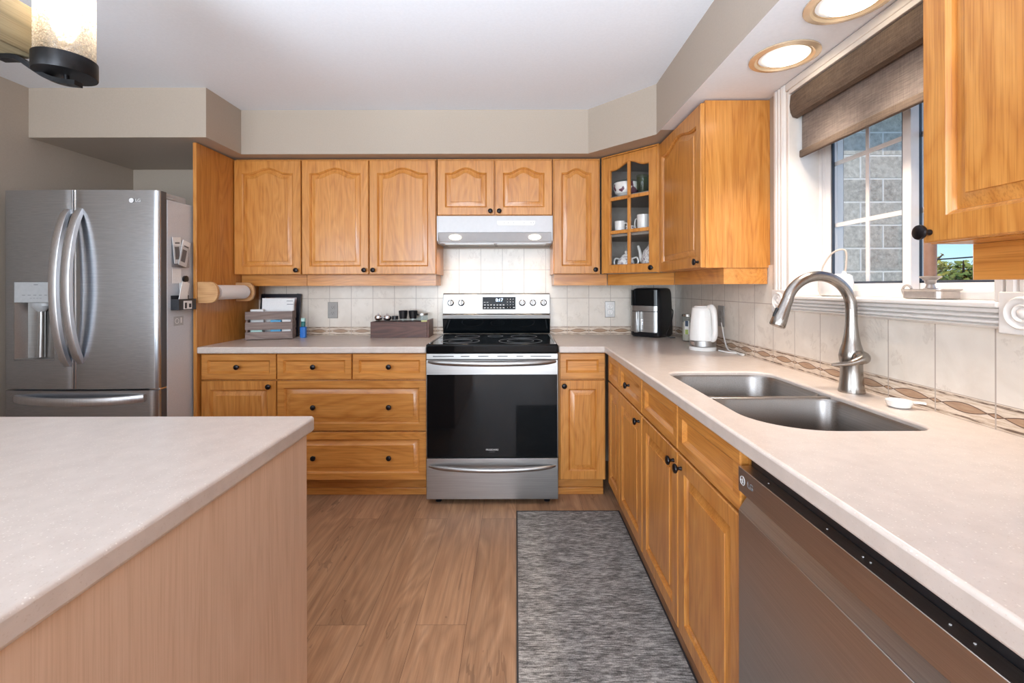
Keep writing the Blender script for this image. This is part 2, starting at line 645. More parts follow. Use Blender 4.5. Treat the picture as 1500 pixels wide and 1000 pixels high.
# ------------------------------------------------------------------ the setting
b = BM()
box(b, XL - 0.2, XR + 0.2, YN - 0.2, YB + 0.2, -0.06, 0)
struct(obj('floor', b, M['floor']))
b = BM()
box(b, XL - 0.2, XR + 0.2, YN - 0.2, YB + 0.2, ZC, ZC + 0.1)
struct(obj('ceiling', b, M['white_paint']))
b = BM()
box(b, XL - 0.2, XR + 0.2, YB, YB + 0.2, 0, ZC)
struct(obj('wall_back', b, M['paint']))
b = BM()
box(b, XL - 0.2, XL, YN - 0.2, YB, 0, ZC)
o = struct(obj('wall_left', b, M['paint']))
c = BM()
box(c, XL - 0.5, XL + 0.1, -2.2, -0.4, 0.8, 2.1)
cut(o, c)
WY0, WY1, WZ0, WZ1 = 1.058, 1.892, 1.212, 2.066        # kitchen window opening
b = BM()
box(b, XR, XR + 0.2, YN - 0.2, YB, 0, ZC)
o = struct(obj('wall_right', b, M['paint']))
c = BM()
box(c, XR - 0.1, XR + 0.5, WY0, WY1, WZ0, WZ1)
cut(o, c)
b = BM()
box(b, XL, XR, YN - 0.2, YN, 0, ZC)
o = struct(obj('wall_front', b, M['white_paint']))
c = BM()
box(c, -2.25, 0.85, YN - 0.5, YN + 0.1, 0.05, 2.2)
cut(o, c)
# patio door behind the camera and a side window: frames only in the openings
b = BM()
for x in (-2.25, -0.74, 0.79):
    box(b, x, x + 0.06, YN - 0.14, YN - 0.05, 0.05, 2.2)
for z in (0.05, 2.13):
    box(b, -2.25, 0.85, YN - 0.14, YN - 0.05, z, z + 0.07)
struct(obj('door_1', b, M['vinyl']))
b = BM()
for y in (-2.2, -1.33, -0.46):
    box(b, XL - 0.14, XL - 0.06, y, y + 0.06, 0.8, 2.1)
for z in (0.8, 2.04):
    box(b, XL - 0.14, XL - 0.06, -2.2, -0.4, z, z + 0.06)
struct(obj('window_2', b, M['vinyl']))

# dropped soffit: fridge bay, far wall, angled corner; then the run along the window wall with a white underside
b = BM()
prism(b, [(XL, 2.553), (-1.755, 2.553), (-1.755, 2.879), (0.462, 2.879), (0.787, 2.52), (0.787, 2.45), (XR, 2.45), (XR, YB), (XL, YB)], ZS, ZC)
struct(obj('soffit_back', b, M['paint']))
b = BM()
box(b, 0.787, XR, YN, 2.45, ZS, ZC)
o = struct(obj('soffit_right', b, [M['paint'], M['white_paint']]))
for p in o.data.polygons:
    if p.normal.z < -0.5:
        p.material_index = 1

# wall tiles
b = BM()
box(b, -1.852 - 0.2128, XR - 0.2128, -0.008, 0, 0.0, 0.62)
struct(obj('tile_back', b, M['tile'], loc=(0.2128, YB, ZT)))
b = BM()
Y0T = 1.8557
box(b, -(YB - 0.008 - Y0T), Y0T - 2.0, -0.008, 0, 0.0, 0.44)
box(b, Y0T - 2.0, Y0T + 0.4, -0.008, 0, 0.0, 0.30)
struct(obj('tile_right', b, M['tile'], loc=(XR, Y0T, ZT), rot=(0, 0, radians(-90))))

# --- window: picture-frame casing with corner blocks, jambs, vinyl slider, muntins
XC = XR - 0.022


def casing(bm, a0, a1, c0, c1, along):
    """fluted casing board on the right wall; a along its length, c across it"""
    w = c1 - c0
    prof = [(0.0, 0.006), (0.06, 0.016), (0.14, 0.022), (0.2, 0.013), (0.27, 0.022), (0.36, 0.022), (0.43, 0.012), (0.5, 0.022),
            (0.58, 0.022), (0.65, 0.012), (0.72, 0.022), (0.86, 0.022), (0.94, 0.016), (1.0, 0.006)]
    pts = [(0.0, 0.0)] + prof + [(1.0, 0.0)]
    loops = []
    for a in (a0, a1):
        lp = []
        for s, h in pts:
            cc = c0 + s * w
            lp.append((XR - h, cc, a) if along == 'z' else (XR - h, a, cc))
        loops.append(lp)
    loft(bm, loops)


win = struct(bpy.data.objects.new('window_1', None))
COL.objects.link(win)
win.location = (XR, 1.475, WZ0)


def wpart(name, bm, m, bevel=0.0, seg=2):
    """window part built in world coordinates, hung on the window"""
    bmesh.ops.translate(bm, verts=bm.verts, vec=(-XR, -1.475, -WZ0))
    return obj(name, bm, m, win, bevel=bevel, seg=seg)


CB0, CB1 = 1.148, 1.232            # apron casing, bottom and top
for y0, y1 in ((WY1 + 0.004, WY1 + 0.1), (WY0 - 0.1, WY0 - 0.004)):
    b = BM()
    casing(b, CB1 + 0.006, ZS - 0.003, y0, y1, 'z')
    wpart('side_casing', b, M['trim'])
b = BM()
casing(b, WY0 - 0.006, WY1 + 0.006, CB0, 1.205, 'y')
wpart('apron_casing', b, M['trim'])
b = BM()
box(b, XR - 0.02, XR, WY0 - 0.006, WY1 + 0.006, WZ1 + 0.004, ZS - 0.002)
wpart('head_casing', b, M['trim'], 0.003)
for y in (WY1 + 0.052, WY0 - 0.052):
    b = BM()
    box(b, XR - 0.024, XR, y - 0.052, y + 0.052, CB0 - 0.008, CB1 + 0.006)
    wpart('corner_block', b, M['trim'], 0.003)
    b = BM()
    zc = (CB0 + CB1) / 2
    prof = [(0.038, 0.0), (0.038, 0.002), (0.034, 0.007), (0.029, 0.002), (0.024, 0.001), (0.018, 0.006), (0.013, 0.001), (0.009, 0.004), (0.004, 0.007), (0, 0.008)]
    lathe(b, [(r, -h) for r, h in prof], (XR - 0.024, y, zc), 32, 'x')
    wpart('rosette', b, M['trim'])
# stool and jamb linings
b = BM()
box(b, XR - 0.03, XR + 0.2, WY0 - 0.002, WY1 + 0.002, 1.2, WZ0 + 0.002)
wpart('stool', b, M['trim'], 0.004)
b = BM()
box(b, XR - 0.018, XR + 0.2, WY1 - 0.014, WY1 + 0.004, WZ0 + 0.002, WZ1)
box(b, XR - 0.018, XR + 0.2, WY0 - 0.004, WY0 + 0.014, WZ0 + 0.002, WZ1)
box(b, XR - 0.018, XR + 0.2, WY0 + 0.014, WY1 - 0.014, WZ1 - 0.014, WZ1 + 0.004)
wpart('jamb_lining', b, M['trim'], 0.002)
# frame and two sashes
XW = 1.262
ya, yb_, za, zb = WY0 + 0.014, WY1 - 0.014, WZ0 + 0.002, WZ1 - 0.014


def frame_ring(bm, x0, x1, y0, y1, z0, z1, w, wb=None):
    wb = wb or w
    box(bm, x0, x1, y0, y0 + w, z0, z1)
    box(bm, x0, x1, y1 - w, y1, z0, z1)
    box(bm, x0, x1, y0 + w, y1 - w, z0, z0 + wb)
    box(bm, x0, x1, y0 + w, y1 - w, z1 - w, z1)


b = BM()
frame_ring(b, XW, XW + 0.09, ya, yb_, za, zb, 0.02, 0.022)
wpart('vinyl_frame', b, M['vinyl'], 0.002)
M['gasket'] = speck('dark_blue_grey_gasket', (52, 60, 72), 4, 60, 0.5)
YM = 1.478
for sx, y0, y1 in ((XW + 0.014, YM - 0.022, yb_ - 0.02), (XW + 0.044, ya + 0.02, YM + 0.022)):
    b = BM()
    z0, z1 = za + 0.022, zb - 0.02
    frame_ring(b, sx, sx + 0.028, y0, y1, z0, z1, 0.03, 0.026)
    s = wpart('sash', b, M['vinyl'], 0.0015)
    b = BM()
    frame_ring(b, sx + 0.004, sx + 0.012, y0 + 0.03, y1 - 0.03, z0 + 0.026, z1 - 0.03, 0.008)
    bmesh.ops.translate(b, verts=b.verts, vec=(-XR, -1.475, -WZ0))
    obj('gasket', b, M['gasket'], s)
    b = BM()
    box(b, sx + 0.012, sx + 0.016, y0 + 0.03, y1 - 0.03, z0 + 0.026, z1 - 0.03)
    bmesh.ops.translate(b, verts=b.verts, vec=(-XR, -1.475, -WZ0))
    obj('glass_pane', b, M['pane'], s)
    b = BM()
    yc = (y0 + y1) / 2
    box(b, sx + 0.0165, sx + 0.0205, yc - 0.008, yc + 0.008, z0 + 0.026, z1 - 0.03)
    for q in (0.32, 0.655):
        zz = z0 + 0.026 + q * (z1 - z0 - 0.056)
        box(b, sx + 0.0165, sx + 0.0205, y0 + 0.03, yc - 0.008, zz - 0.008, zz + 0.008)
        box(b, sx + 0.0165, sx + 0.0205, yc + 0.008, y1 - 0.03, zz - 0.008, zz + 0.008)
    bmesh.ops.translate(b, verts=b.verts, vec=(-XR, -1.475, -WZ0))
    obj('muntin_grid', b, M['vinyl'], s)

# --- outside: stone wing of the house, lawn, trees, wires
t = NT('grey_split_stone')
tc = t.n('TexCoord').outputs['Object']
mp = t.n('Mapping')
t.put(mp.inputs['Rotation'], (radians(90), 0, 0))
t.t.links.new(tc, mp.inputs[0])
br = t.n('TexBrick', offset=0.43, offset_frequency=2)
t.put(br.inputs['Vector'], mp.outputs[0])
for k, v in (('Color1', (0, 0, 0, 1)), ('Color2', (1, 1, 1, 1)), ('Scale', 1.0), ('Mortar Size', 0.007), ('Mortar Smooth', 0.4), ('Brick Width', 0.34), ('Row Height', 0.15)):
    t.put(br.inputs[k], v)
sep = t.n('SeparateColor')
t.put(sep.inputs[0], br.outputs['Color'])
g = t.noise(t.coord(), 34, 6, 0.7)
c = t.ramp(t.math('ADD', t.math('MULTIPLY', g, 0.8), t.math('MULTIPLY', sep.outputs[0], 0.2)), [(0.3, lin(156, 150, 142)), (0.55, lin(204, 198, 188)), (0.75, lin(228, 224, 216))])
t.set(color=t.mix(br.outputs['Fac'], c, lin(236, 232, 226)), rough=0.9)
t.bump(t.math('SUBTRACT', g, t.math('MULTIPLY', br.outputs['Fac'], 0.8)), 0.6, 0.012)
M['stone'] = t.m
b = BM()
box(b, XR + 0.2, 2.68, 2.92, 4.2, -0.3, 2.5)
struct(obj('wall_stone_wing', b, M['stone'], bevel=0.004))
b = BM()
box(b, XR + 0.2, 2.82, 2.62, 4.4, 2.5, 2.68)
struct(obj('trim_eave', b, M['white_paint']))
t = NT('lawn_grass')
t.set(color=t.ramp(t.noise(t.coord(), 3, 5), [(0.35, lin(84, 104, 52)), (0.65, lin(122, 136, 74))]), rough=0.95)
b = BM()
box(b, XR + 0.2, 60, -20, 60, -0.5, -0.3)
struct(obj('ground_outside', b, t.m))
M['bark'] = speck('brown_bark', (92, 76, 62), 12, 20, 0.9, 0, 0.4)


def leaf_mat(name, a, b_):
    t = NT(name)
    t.set(color=t.ramp(t.noise(t.coord(), 2.2, 4), [(0.35, lin(*a)), (0.65, lin(*b_))]), rough=0.7)
    return t.m


LEAF = [leaf_mat('yellow_green_leaves', (150, 150, 58), (206, 190, 92)), leaf_mat('mid_green_leaves', (98, 122, 54), (160, 166, 80))]


def tree(loc, h, r, lm, label, seed):
    rnd = random.Random(seed)
    t = thing('leafy_tree', label, 'tree', loc, 0, 'trees beyond the window')
    b = BM()
    tube(b, smooth_path([(0, 0, 0), (0.1, 0, h * 0.3), (-0.05, 0.05, h * 0.6), (0, 0, h * 0.85)], 3), [0.18, 0.13, 0.1, 0.03], 8)
    for k in range(7):
        a = rnd.uniform(0, 2 * pi)
        z0 = h * rnd.uniform(0.35, 0.7)
        tube(b, [(0, 0, z0), (0.5 * r * cos(a), 0.5 * r * sin(a), z0 + 0.5), (0.8 * r * cos(a), 0.8 * r * sin(a), z0 + 1.0)], [0.07, 0.05, 0.02], 6)
    obj('trunk', b, M['bark'], t)
    b = BM()
    for k in range(2600):
        d = Vector((rnd.gauss(0, 1), rnd.gauss(0, 1), rnd.gauss(0, 1))).normalized() * (rnd.random() ** 0.45)
        lump = 0.8 + 0.25 * sin(d.x * 5 + seed) * cos(d.z * 6 + seed)
        p = Vector((d.x * r * lump, d.y * r * lump, h * 0.66 + d.z * h * 0.42 * lump))
        n1 = Vector((rnd.gauss(0, 1), rnd.gauss(0, 1), rnd.gauss(0, 1))).normalized()
        n2 = n1.orthogonal().normalized()
        s = rnd.uniform(0.07, 0.15)
        b.faces.new([b.verts.new(p + n1 * s), b.verts.new(p + n2 * s * 0.6), b.verts.new(p - n1 * s), b.verts.new(p - n2 * s * 0.6)])
    me = bpy.data.meshes.new('foliage')
    b.to_mesh(me)
    b.free()
    me.materials.append(lm)
    o = bpy.data.objects.new('foliage', me)
    COL.objects.link(o)
    o.parent = t


tree((13.2, 15.6, -0.3), 3.1, 1.5, LEAF[0], 'yellow green leafy tree seen past the brown candle', 3)
tree((17.5, 17.6, -0.3), 2.5, 1.4, LEAF[1], 'low green tree beyond the window right of the brown candle', 5)
for k, (dz, lab) in enumerate(((2.55, 'upper overhead cable crossing the sky outside the window'), (2.02, 'lower overhead cable crossing the trees outside the window'))):
    b = BM()
    tube(b, smooth_path([(6, 15.5, dz - 0.05), (10, 11.5, dz - 0.12), (14, 8.5, dz + 0.25)], 6), 0.016, 6)
    tag(obj('overhead_cable', b, M['black_plastic']), lab, 'cable', 'cables outside the window')

# ------------------------------------------------------------------ cabinets


def door_loops(w, h, arch, prof, K=24, sh=None):
    """loops of one raised-panel door; prof = list of (inset, depth, arched?)"""
    loops = []
    st = 0.05
    A = min(0.036, w * 0.1)
    for ins, dep, arched in prof:
        x0, x1, z0 = ins, w - ins, ins
        top = h - ins
        lp = [(x0, dep, z0), (x1, dep, z0)]
        for i in range(K + 1):
            tt = 1 - i / K
            x = x0 + (x1 - x0) * tt
            z = top
            if arch and arched:
                u = (2 * tt - 1) / 0.8
                bump = 0.5 * (1 + cos(pi * u)) if abs(u) < 1 else 0
                z = top - 0.034 + A * bump
            lp.append((x, dep, z))
        loops.append(lp)
    return loops


TH = 0.02


def raised_door(w, h, arch=True, st=0.05):
    """door front face at y = 0 (looking to -y), back at y = TH"""
    b = BM()
    prof = [(0.0, TH, 0), (0.0, 0.0035, 0), (0.003, 0.0, 0), (st, 0.0, 1), (st + 0.002, 0.003, 1), (st + 0.007, 0.006, 1), (st + 0.010, 0.0135, 1),
            (st + 0.0125, 0.0135, 1), (st + 0.036, 0.004, 1), (st + 0.037, 0.0015, 1)]
    loft(b, door_loops(w, h, arch, prof))
    return b


def flat_drawer(w, h, st=0.036):
    """drawer front with a sunk flat field"""
    b = BM()
    prof = [(0.0, TH, 0), (0.0, 0.0035, 0), (0.003, 0.0, 0), (st, 0.0, 0), (st + 0.002, 0.003, 0), (st + 0.012, 0.0125, 0), (st + 0.013, 0.0125, 0)]
    loft(b, door_loops(w, h, False, prof, K=2))
    return b


KNOB = [(0.006, 0.0), (0.0062, 0.003), (0.0048, 0.007), (0.005, 0.012), (0.009, 0.015), (0.0142, 0.018), (0.0155, 0.0215), (0.0145, 0.025), (0.010, 0.0275), (0.0, 0.0285)]
knob_mesh = None


def knob(parent, x, z):
    """round knob on a door; x, z on the door face"""
    global knob_mesh
    if knob_mesh is None:
        b = BM()
        lathe(b, KNOB, (0, 0, 0), 24, 'y')
        knob_mesh = finish(b, 'knob')
        knob_mesh.materials.append(M['bronze'])
    o = bpy.data.objects.new('knob', knob_mesh)
    COL.objects.link(o)
    o.parent = parent
    o.location = (x, 0, z)
    return o


def door(t, x0, x1, z0, z1, kn=None, arch=False, name='door', kind='raised', grain='oak_v', st=0.05):
    g = 0.0018
    w, h = x1 - x0 - 2 * g, z1 - z0 - 2 * g
    b = raised_door(w, h, arch, st) if kind == 'raised' else flat_drawer(w, h)
    o = obj(name, b, M[grain], t, (x0 + g, 0, z0 + g), bevel=0)
    for k in (kn or []):
        knob(o, k[0] - x0 - g, k[1] - z0 - g)
    return o


def base_carcass(t, w, depth=0.585, ztop=ZU, name='carcass'):
    b = BM()
    box(b, 0.001, w - 0.001, TH + 0.001, depth, 0.122, ztop - 0.001)
    obj(name, b, M['oak_v'], t)
    b = BM()
    box(b, 0.001, w - 0.001, 0.1, 0.115, 0.0, 0.121)
    obj('toe_kick', b, M['oak_h'], t)
    b = BM()
    box(b, 0.001, w - 0.001, 0.088, 0.0995, 0.0, 0.042)
    obj('base_strip', b, M['oak_h'], t, bevel=0.003)


def upper_carcass(t, w, depth, z0=ZD0, z1=2.098, rail=(0.0, 0.0), rail_in=0.085, rail_depth=None):
    b = BM()
    box(b, 0.001, w - 0.001, TH + 0.001, depth - 0.001, z0, z1)
    obj('carcass', b, M['oak_v'], t)
    if rail is not None:
        b = BM()
        xa, xb = 0.001 + rail[0], w - 0.001 - rail[1]
        box(b, xa, xb, rail_in, rail_in + 0.018, 1.264, z0 - 0.0005)
        if rail[0] >= 0:
            box(b, xa, xa + 0.018, rail_in + 0.018, depth - 0.012, 1.264, z0 - 0.0005)
        if rail[1] >= 0:
            box(b, xb - 0.018, xb, rail_in + 0.018, depth - 0.012, 1.264, z0 - 0.0005)
        obj('light_rail', b, M['oak_h'], t)


DZ = [(0.124, 0.708), (0.713, 0.866)]         # base door, base drawer
# --- base cabinets left of the cooker
t = thing('base_cabinet', 'oak base cabinet with one drawer beside the tall fridge panel', 'cabinet', (-1.846, YD, 0))
base_carcass(t, 0.444)
door(t, 0.0, 0.442, *DZ[1], kn=[(0.22, 0.79)], name='drawer', kind='flat', grain='oak_h')
door(t, 0.0, 0.442, *DZ[0], kn=[(0.404, 0.676)])
t = thing('drawer_base_cabinet', 'wide oak drawer cabinet with two small drawers, left of the cooker', 'cabinet', (-1.402, YD, 0))
base_carcass(t, 0.879)
door(t, 0.0, 0.439, *DZ[1], kn=[(0.22, 0.79)], name='drawer', kind='flat', grain='oak_h')
door(t, 0.443, 0.877, *DZ[1], kn=[(0.66, 0.79)], name='drawer', kind='flat', grain='oak_h')
door(t, 0.0, 0.877, 0.413, 0.708, kn=[(0.22, 0.555), (0.66, 0.555)], name='drawer', grain='oak_h', st=0.04)
door(t, 0.0, 0.877, 0.124, 0.407, kn=[(0.22, 0.26), (0.66, 0.26)], name='drawer', grain='oak_h', st=0.04)
# --- base cabinet right of the cooker
t = thing('base_cabinet', 'narrow oak base cabinet between the cooker and the inside corner', 'cabinet', (0.247, YD, 0))
base_carcass(t, XRD + 0.0 - 0.247 - 0.004)
door(t, 0.006, 0.274, *DZ[1], name='drawer', kind='flat', grain='oak_h')
door(t, 0.006, 0.274, *DZ[0], kn=[(0.032, 0.676)])
# --- right run, facing -X: local x runs towards the camera
R90 = radians(-90)


def right_base(name, label, y0, y1):
    t = thing(name, label, 'cabinet', (XRD, y0, 0), R90)
    base_carcass(t, y0 - y1)
    return t


t = right_base('corner_base_cabinet', 'narrow knobless oak cabinet front in the inside corner, facing the sink aisle', 2.61, 2.326)
door(t, 0.012, 0.282, *DZ[1], name='drawer', kind='flat', grain='oak_h')
door(t, 0.012, 0.282, *DZ[0])
t = right_base('base_cabinet', 'oak base cabinet with knobbed drawer between corner and sink cabinet', 2.324, 1.904)
door(t, 0.004, 0.416, *DZ[1], kn=[(0.21, 0.79)], name='drawer', kind='flat', grain='oak_h')
door(t, 0.004, 0.416, *DZ[0], kn=[(0.38, 0.672)])
t = thing('sink_base_cabinet', 'oak double door cabinet under the sink beside the dishwasher', 'cabinet', (XRD, 1.902, 0), R90)
b = BM()
box(b, 0.001, 0.838, TH + 0.001, 0.585, 0.122, 0.6)
box(b, 0.001, 0.838, TH + 0.001, TH + 0.02, 0.6, ZU - 0.001)
box(b, 0.001, 0.02, TH + 0.02, 0.585, 0.6, ZU - 0.001)
box(b, 0.819, 0.838, TH + 0.02, 0.585, 0.6, ZU - 0.001)
obj('carcass', b, M['oak_v'], t)
b = BM()
box(b, 0.001, 0.838, 0.1, 0.115, 0.0, 0.121)
obj('toe_kick', b, M['oak_h'], t)
door(t, 0.004, 0.418, *DZ[1], name='drawer_front', kind='flat', grain='oak_h')
door(t, 0.422, 0.836, *DZ[1], name='drawer_front', kind='flat', grain='oak_h')
door(t, 0.004, 0.418, *DZ[0], kn=[(0.385, 0.668)])
door(t, 0.422, 0.836, *DZ[0], kn=[(0.455, 0.668)])
t = right_base('base_cabinet', 'oak base cabinet just behind the dishwasher at the near end', 0.447, -0.35)
door(t, 0.004, 0.396, 0.124, 0.866, kn=[(0.36, 0.8)])
door(t, 0.4, 0.793, 0.124, 0.866, kn=[(0.435, 0.8)])

# --- upper cabinets on the far wall
UD = YB - YU
KZ = 1.366
t = thing('wall_cabinet', 'single door oak wall cabinet beside the fridge panel', 'cabinet', (-1.85, YU, 0))
upper_carcass(t, 0.441, UD)
door(t, 0.0, 0.44, ZD0, ZD1, kn=[(0.414, KZ)], arch=True)
t = thing('wall_cabinet', 'double door oak wall cabinet next to the range hood', 'cabinet', (-1.408, YU, 0))
upper_carcass(t, 0.886, UD, rail=(0, 0.018))
door(t, 0.002, 0.442, ZD0, ZD1, kn=[(0.416, KZ)], arch=True)
door(t, 0.446, 0.884, ZD0, ZD1, kn=[(0.474, KZ)], arch=True)
t = thing('wall_cabinet', 'short double door oak cabinet above the white range hood', 'cabinet', (-0.519, YU, 0))
upper_carcass(t, 0.76, UD, z0=1.722, rail=None)
door(t, 0.002, 0.379, 1.724, ZD1, kn=[(0.352, 1.75)], arch=True)
door(t, 0.383, 0.758, 1.724, ZD1, kn=[(0.41, 1.75)], arch=True)
t = thing('wall_cabinet', 'narrow single door oak cabinet between hood and glass cabinet', 'cabinet', (0.243, YU, 0))
upper_carcass(t, 0.312, UD, rail=(0.012, -0.058))
door(t, 0.004, 0.305, ZD0, ZD1, kn=[(0.276, KZ)], arch=True)
# --- upper cabinets on the right wall
RD = XR - XRU
t = thing('wall_cabinet', 'single door oak wall cabinet with side panel next to the window', 'cabinet', (XRU, 2.652, 0), R90)
upper_carcass(t, 0.607, RD, rail=(-0.034, 0.004), rail_in=0.105)
door(t, 0.004, 0.604, ZD0, ZD1, kn=[(0.575, KZ)], arch=True)
t = thing('wall_cabinet', 'foreground oak wall cabinet cut off by the right picture edge', 'cabinet', (XRU, 0.936, 0), R90)
upper_carcass(t, 0.81, RD, rail=(0.004, 0), rail_in=0.105)
door(t, 0.003, 0.403, ZD0, ZD1, kn=[(0.022, KZ - 0.006)], arch=True)
door(t, 0.407, 0.807, ZD0, ZD1, kn=[(0.785, KZ)], arch=True)

# --- glass-door corner cabinet
A0, A1 = Vector((0.559, YU)), Vector((XRU, 2.652))
dirv = (A1 - A0)
WD = dirv.length
ang = math.atan2(dirv.y, dirv.x)
t = thing('corner_glass_cabinet', 'angled oak corner cabinet with a six pane glass door', 'cabinet', (A0.x, A0.y, 0), ang)
M['cab_inside'] = speck('grey_beige_cabinet_lining', (150, 142, 134), 4, 30, 0.55)


def loc2(p):
    d = Vector(p) - A0
    return (d.x * cos(ang) + d.y * sin(ang), -d.x * sin(ang) + d.y * cos(ang))


inner = Vector((cos(ang + pi / 2), sin(ang + pi / 2)))
foot = [A0 + inner * 0.022, A1 + inner * 0.022, Vector((XR - 0.002, 2.653)), Vector((XR - 0.002, YB - 0.002)), Vector((A0.x - 0.002, YB - 0.002))]
PF = [loc2(p) for p in foot]


def shrink(poly, d):
    c = sum((Vector(p) for p in poly), Vector((0, 0))) / len(poly)
    return [tuple(Vector(p) + (c - Vector(p)).normalized() * d) for p in poly]


PI_ = shrink(PF, 0.02)
b = BM()
prism(b, PF, ZD0, ZD0 + 0.018)
prism(b, PF, 2.08, 2.098)
n = len(PF)
for i in range(1, n):                                   # side and back panels, open at the front
    j = (i + 1) % n
    prism(b, [PF[i], PF[j], PI_[j], PI_[i]], ZD0 + 0.018, 2.08)
obj('carcass', b, M['cab_inside'], t)
for z in (1.585, 1.83):
    b = BM()
    prism(b, shrink(PF, 0.024), z - 0.008, z + 0.008)
    obj('shelf', b, M['cab_inside'], t)
# oak stiles either side of the door, light rail
b = BM()
for x0, x1 in ((0.0, 0.012), (WD - 0.012, WD)):
    box(b, x0, x1, 0.004, 0.024, ZD0, 2.098)
box(b, 0.012, WD - 0.012, 0.004, 0.024, 2.089, 2.098)
obj('face_frame', b, M['oak_v'], t)
b = BM()
prism(b, [(-0.021, 0.1), (0.456, 0.1), (0.449, 0.117), (-0.015, 0.117)], 1.264, ZD0 - 0.0005)
obj('light_rail', b, M['oak_h'], t)
g0, g1 = 0.013, WD - 0.013
w, h = g1 - g0, ZD1 - ZD0 - 0.004
prof = [(0.0, TH, 0), (0.0, 0.0035, 0), (0.003, 0.0, 0), (0.05, 0.0, 1), (0.055, 0.006, 1), (0.055, TH, 1)]
b = BM()
rows = loft(b, door_loops(w, h, True, prof), False, False)
K = len(rows[0])
for j in range(K):
    k = (j + 1) % K
    b.faces.new((rows[-1][j], rows[-1][k], rows[0][k], rows[0][j]))
dr = obj('glass_door', b, M['oak_v'], t, (g0, 0, ZD0 + 0.002))
b = BM()
box(b, w / 2 - 0.011, w / 2 + 0.011, 0.003, 0.015, 0.055, h - 0.052)
for zz in (0.262, 0.475):
    box(b, 0.055, w - 0.055, 0.003, 0.015, zz - 0.011, zz + 0.011)
obj('muntin_grid', b, M['oak_v'], dr, bevel=0.003)
b = BM()
box(b, 0.04, w - 0.04, 0.0155, 0.0185, 0.04, h - 0.052)
obj('glass_pane', b, M['pane'], dr)
knob(dr, w - 0.03, 0.027)

# --- tall panel beside the fridge
t = obj('fridge_side_panel', BM(), M['oak_v'])
bpy.data.objects.remove(t)
b = BM()
box(b, -1.873, -1.8525, 2.612, YB - 0.002, 0, 2.095)
tag(obj('tall_side_panel', b, M['oak_v'], bevel=0.002), 'tall honey oak panel standing between the fridge and the cabinets', 'panel')

# ------------------------------------------------------------------ worktops
b = BM()
box(b, -1.8515, SX0 - 0.004, YCF, YB - 0.009, ZU, ZT)
tag(obj('worktop', b, M['laminate'], bevel=0.007, seg=3), 'short beige speckled worktop left of the cooker', 'worktop')
b = BM()
prism(b, [(SX1 + 0.006, YCF), (XCF, YCF), (XCF, -0.36), (XR - 0.009, -0.36), (XR - 0.009, YB - 0.009), (SX1 + 0.006, YB - 0.009)], ZU, ZT)
o = obj('worktop', b, M['laminate'])
SK = dict(x0=0.603, x1=1.006, y0=1.072, y1=1.822)
c = BM()
prism(c, rrect(SK['x0'], SK['x1'], SK['y0'], SK['y1'], [0.16, 0.05, 0.08, 0.065], 10), ZU - 0.05, ZT + 0.05)
cut(o, c)
bv = o.modifiers.new('bevel', 'BEVEL')
bv.width, bv.segments, bv.limit_method, bv.angle_limit = 0.007, 3, 'ANGLE', radians(40)
tag(o, 'long L shaped beige speckled worktop around the sink', 'worktop')

# island
t = thing('kitchen_island', 'foreground island with pale speckled top and blond wood side', 'island', (-1.3, 0.3, 0))
b = BM()
pts = rrect(-1.0, -0.537 + 1.3, -0.9, 1.205 - 0.3, 0.012, 4)
prism(b, pts, ZU, ZT)
obj('island_top', b, M['laminate'], t, bevel=0.007, seg=3)
b = BM()
box(b, -0.95, -0.555 + 1.3, -0.86, 1.155 - 0.3, 0.0, ZU - 0.0005)
obj('island_body', b, M['oak_pale'], t)
b = BM()
box(b, -0.5545 + 1.3, -0.545 + 1.3, -0.86, 1.171 - 0.3, 0.0, ZU - 0.0005)
obj('side_panel', b, M['oak_pale'], t, bevel=0.001)

# ------------------------------------------------------------------ sink and tap
t = thing('double_sink', 'stainless double bowl sink set into the long worktop', 'sink', (0.8, 1.445, 0))
ox, oy = -0.8, -1.445


def bowl(y0, y1, rad, depth):
    b = BM()
    loops = []
    ztop = ZT - 0.016
    for ins, z, k in ((0.0012, ztop + 0.002, 1.0), (0.0045, ztop + 0.002, 1.0), (0.0075, ztop - 0.006, 1.0), (0.012, ztop - 0.10, 0.95), (0.02, ztop - depth + 0.03, 0.9),
                      (0.032, ztop - depth + 0.008, 0.8), (0.055, ztop - depth, 0.7), (0.12, ztop - depth - 0.004, 0.4)):
        rr = [max(0.012, r * k) for r in rad]
        loops.append([(p[0] + ox, p[1] + oy, z) for p in rrect(SK['x0'] + ins, SK['x1'] - ins, y0 + ins, y1 - ins, rr, 8)])
    loft(b, loops, False, True)
    return b


for y0, y1, rad, d in ((1.462, SK['y1'], [0.05, 0.05, 0.08, 0.065], 0.17), (SK['y0'], 1.44, [0.16, 0.05, 0.05, 0.06], 0.2)):
    bw = obj('bowl', bowl(y0, y1, rad, d), M['sink_steel'], t, angle=50)
    b = BM()
    zc = ZT - 0.016 - d - 0.003
    lathe(b, [(0.045, 0.0), (0.043, 0.003), (0.034, 0.002), (0.03, -0.004), (0.0, -0.004)], (0.8 + ox, (y0 + y1) / 2 + oy, zc), 28)
    obj('drain', b, M['chrome'], bw)
b = BM()
prism(b, [(p[0] + ox, p[1] + oy) for p in rrect(SK['x0'] + 0.001, SK['x1'] - 0.001, 1.4385, 1.4635, 0.004, 3)], ZT - 0.03, ZT - 0.0125)
obj('divider', b, M['sink_steel'], t, bevel=0.003)

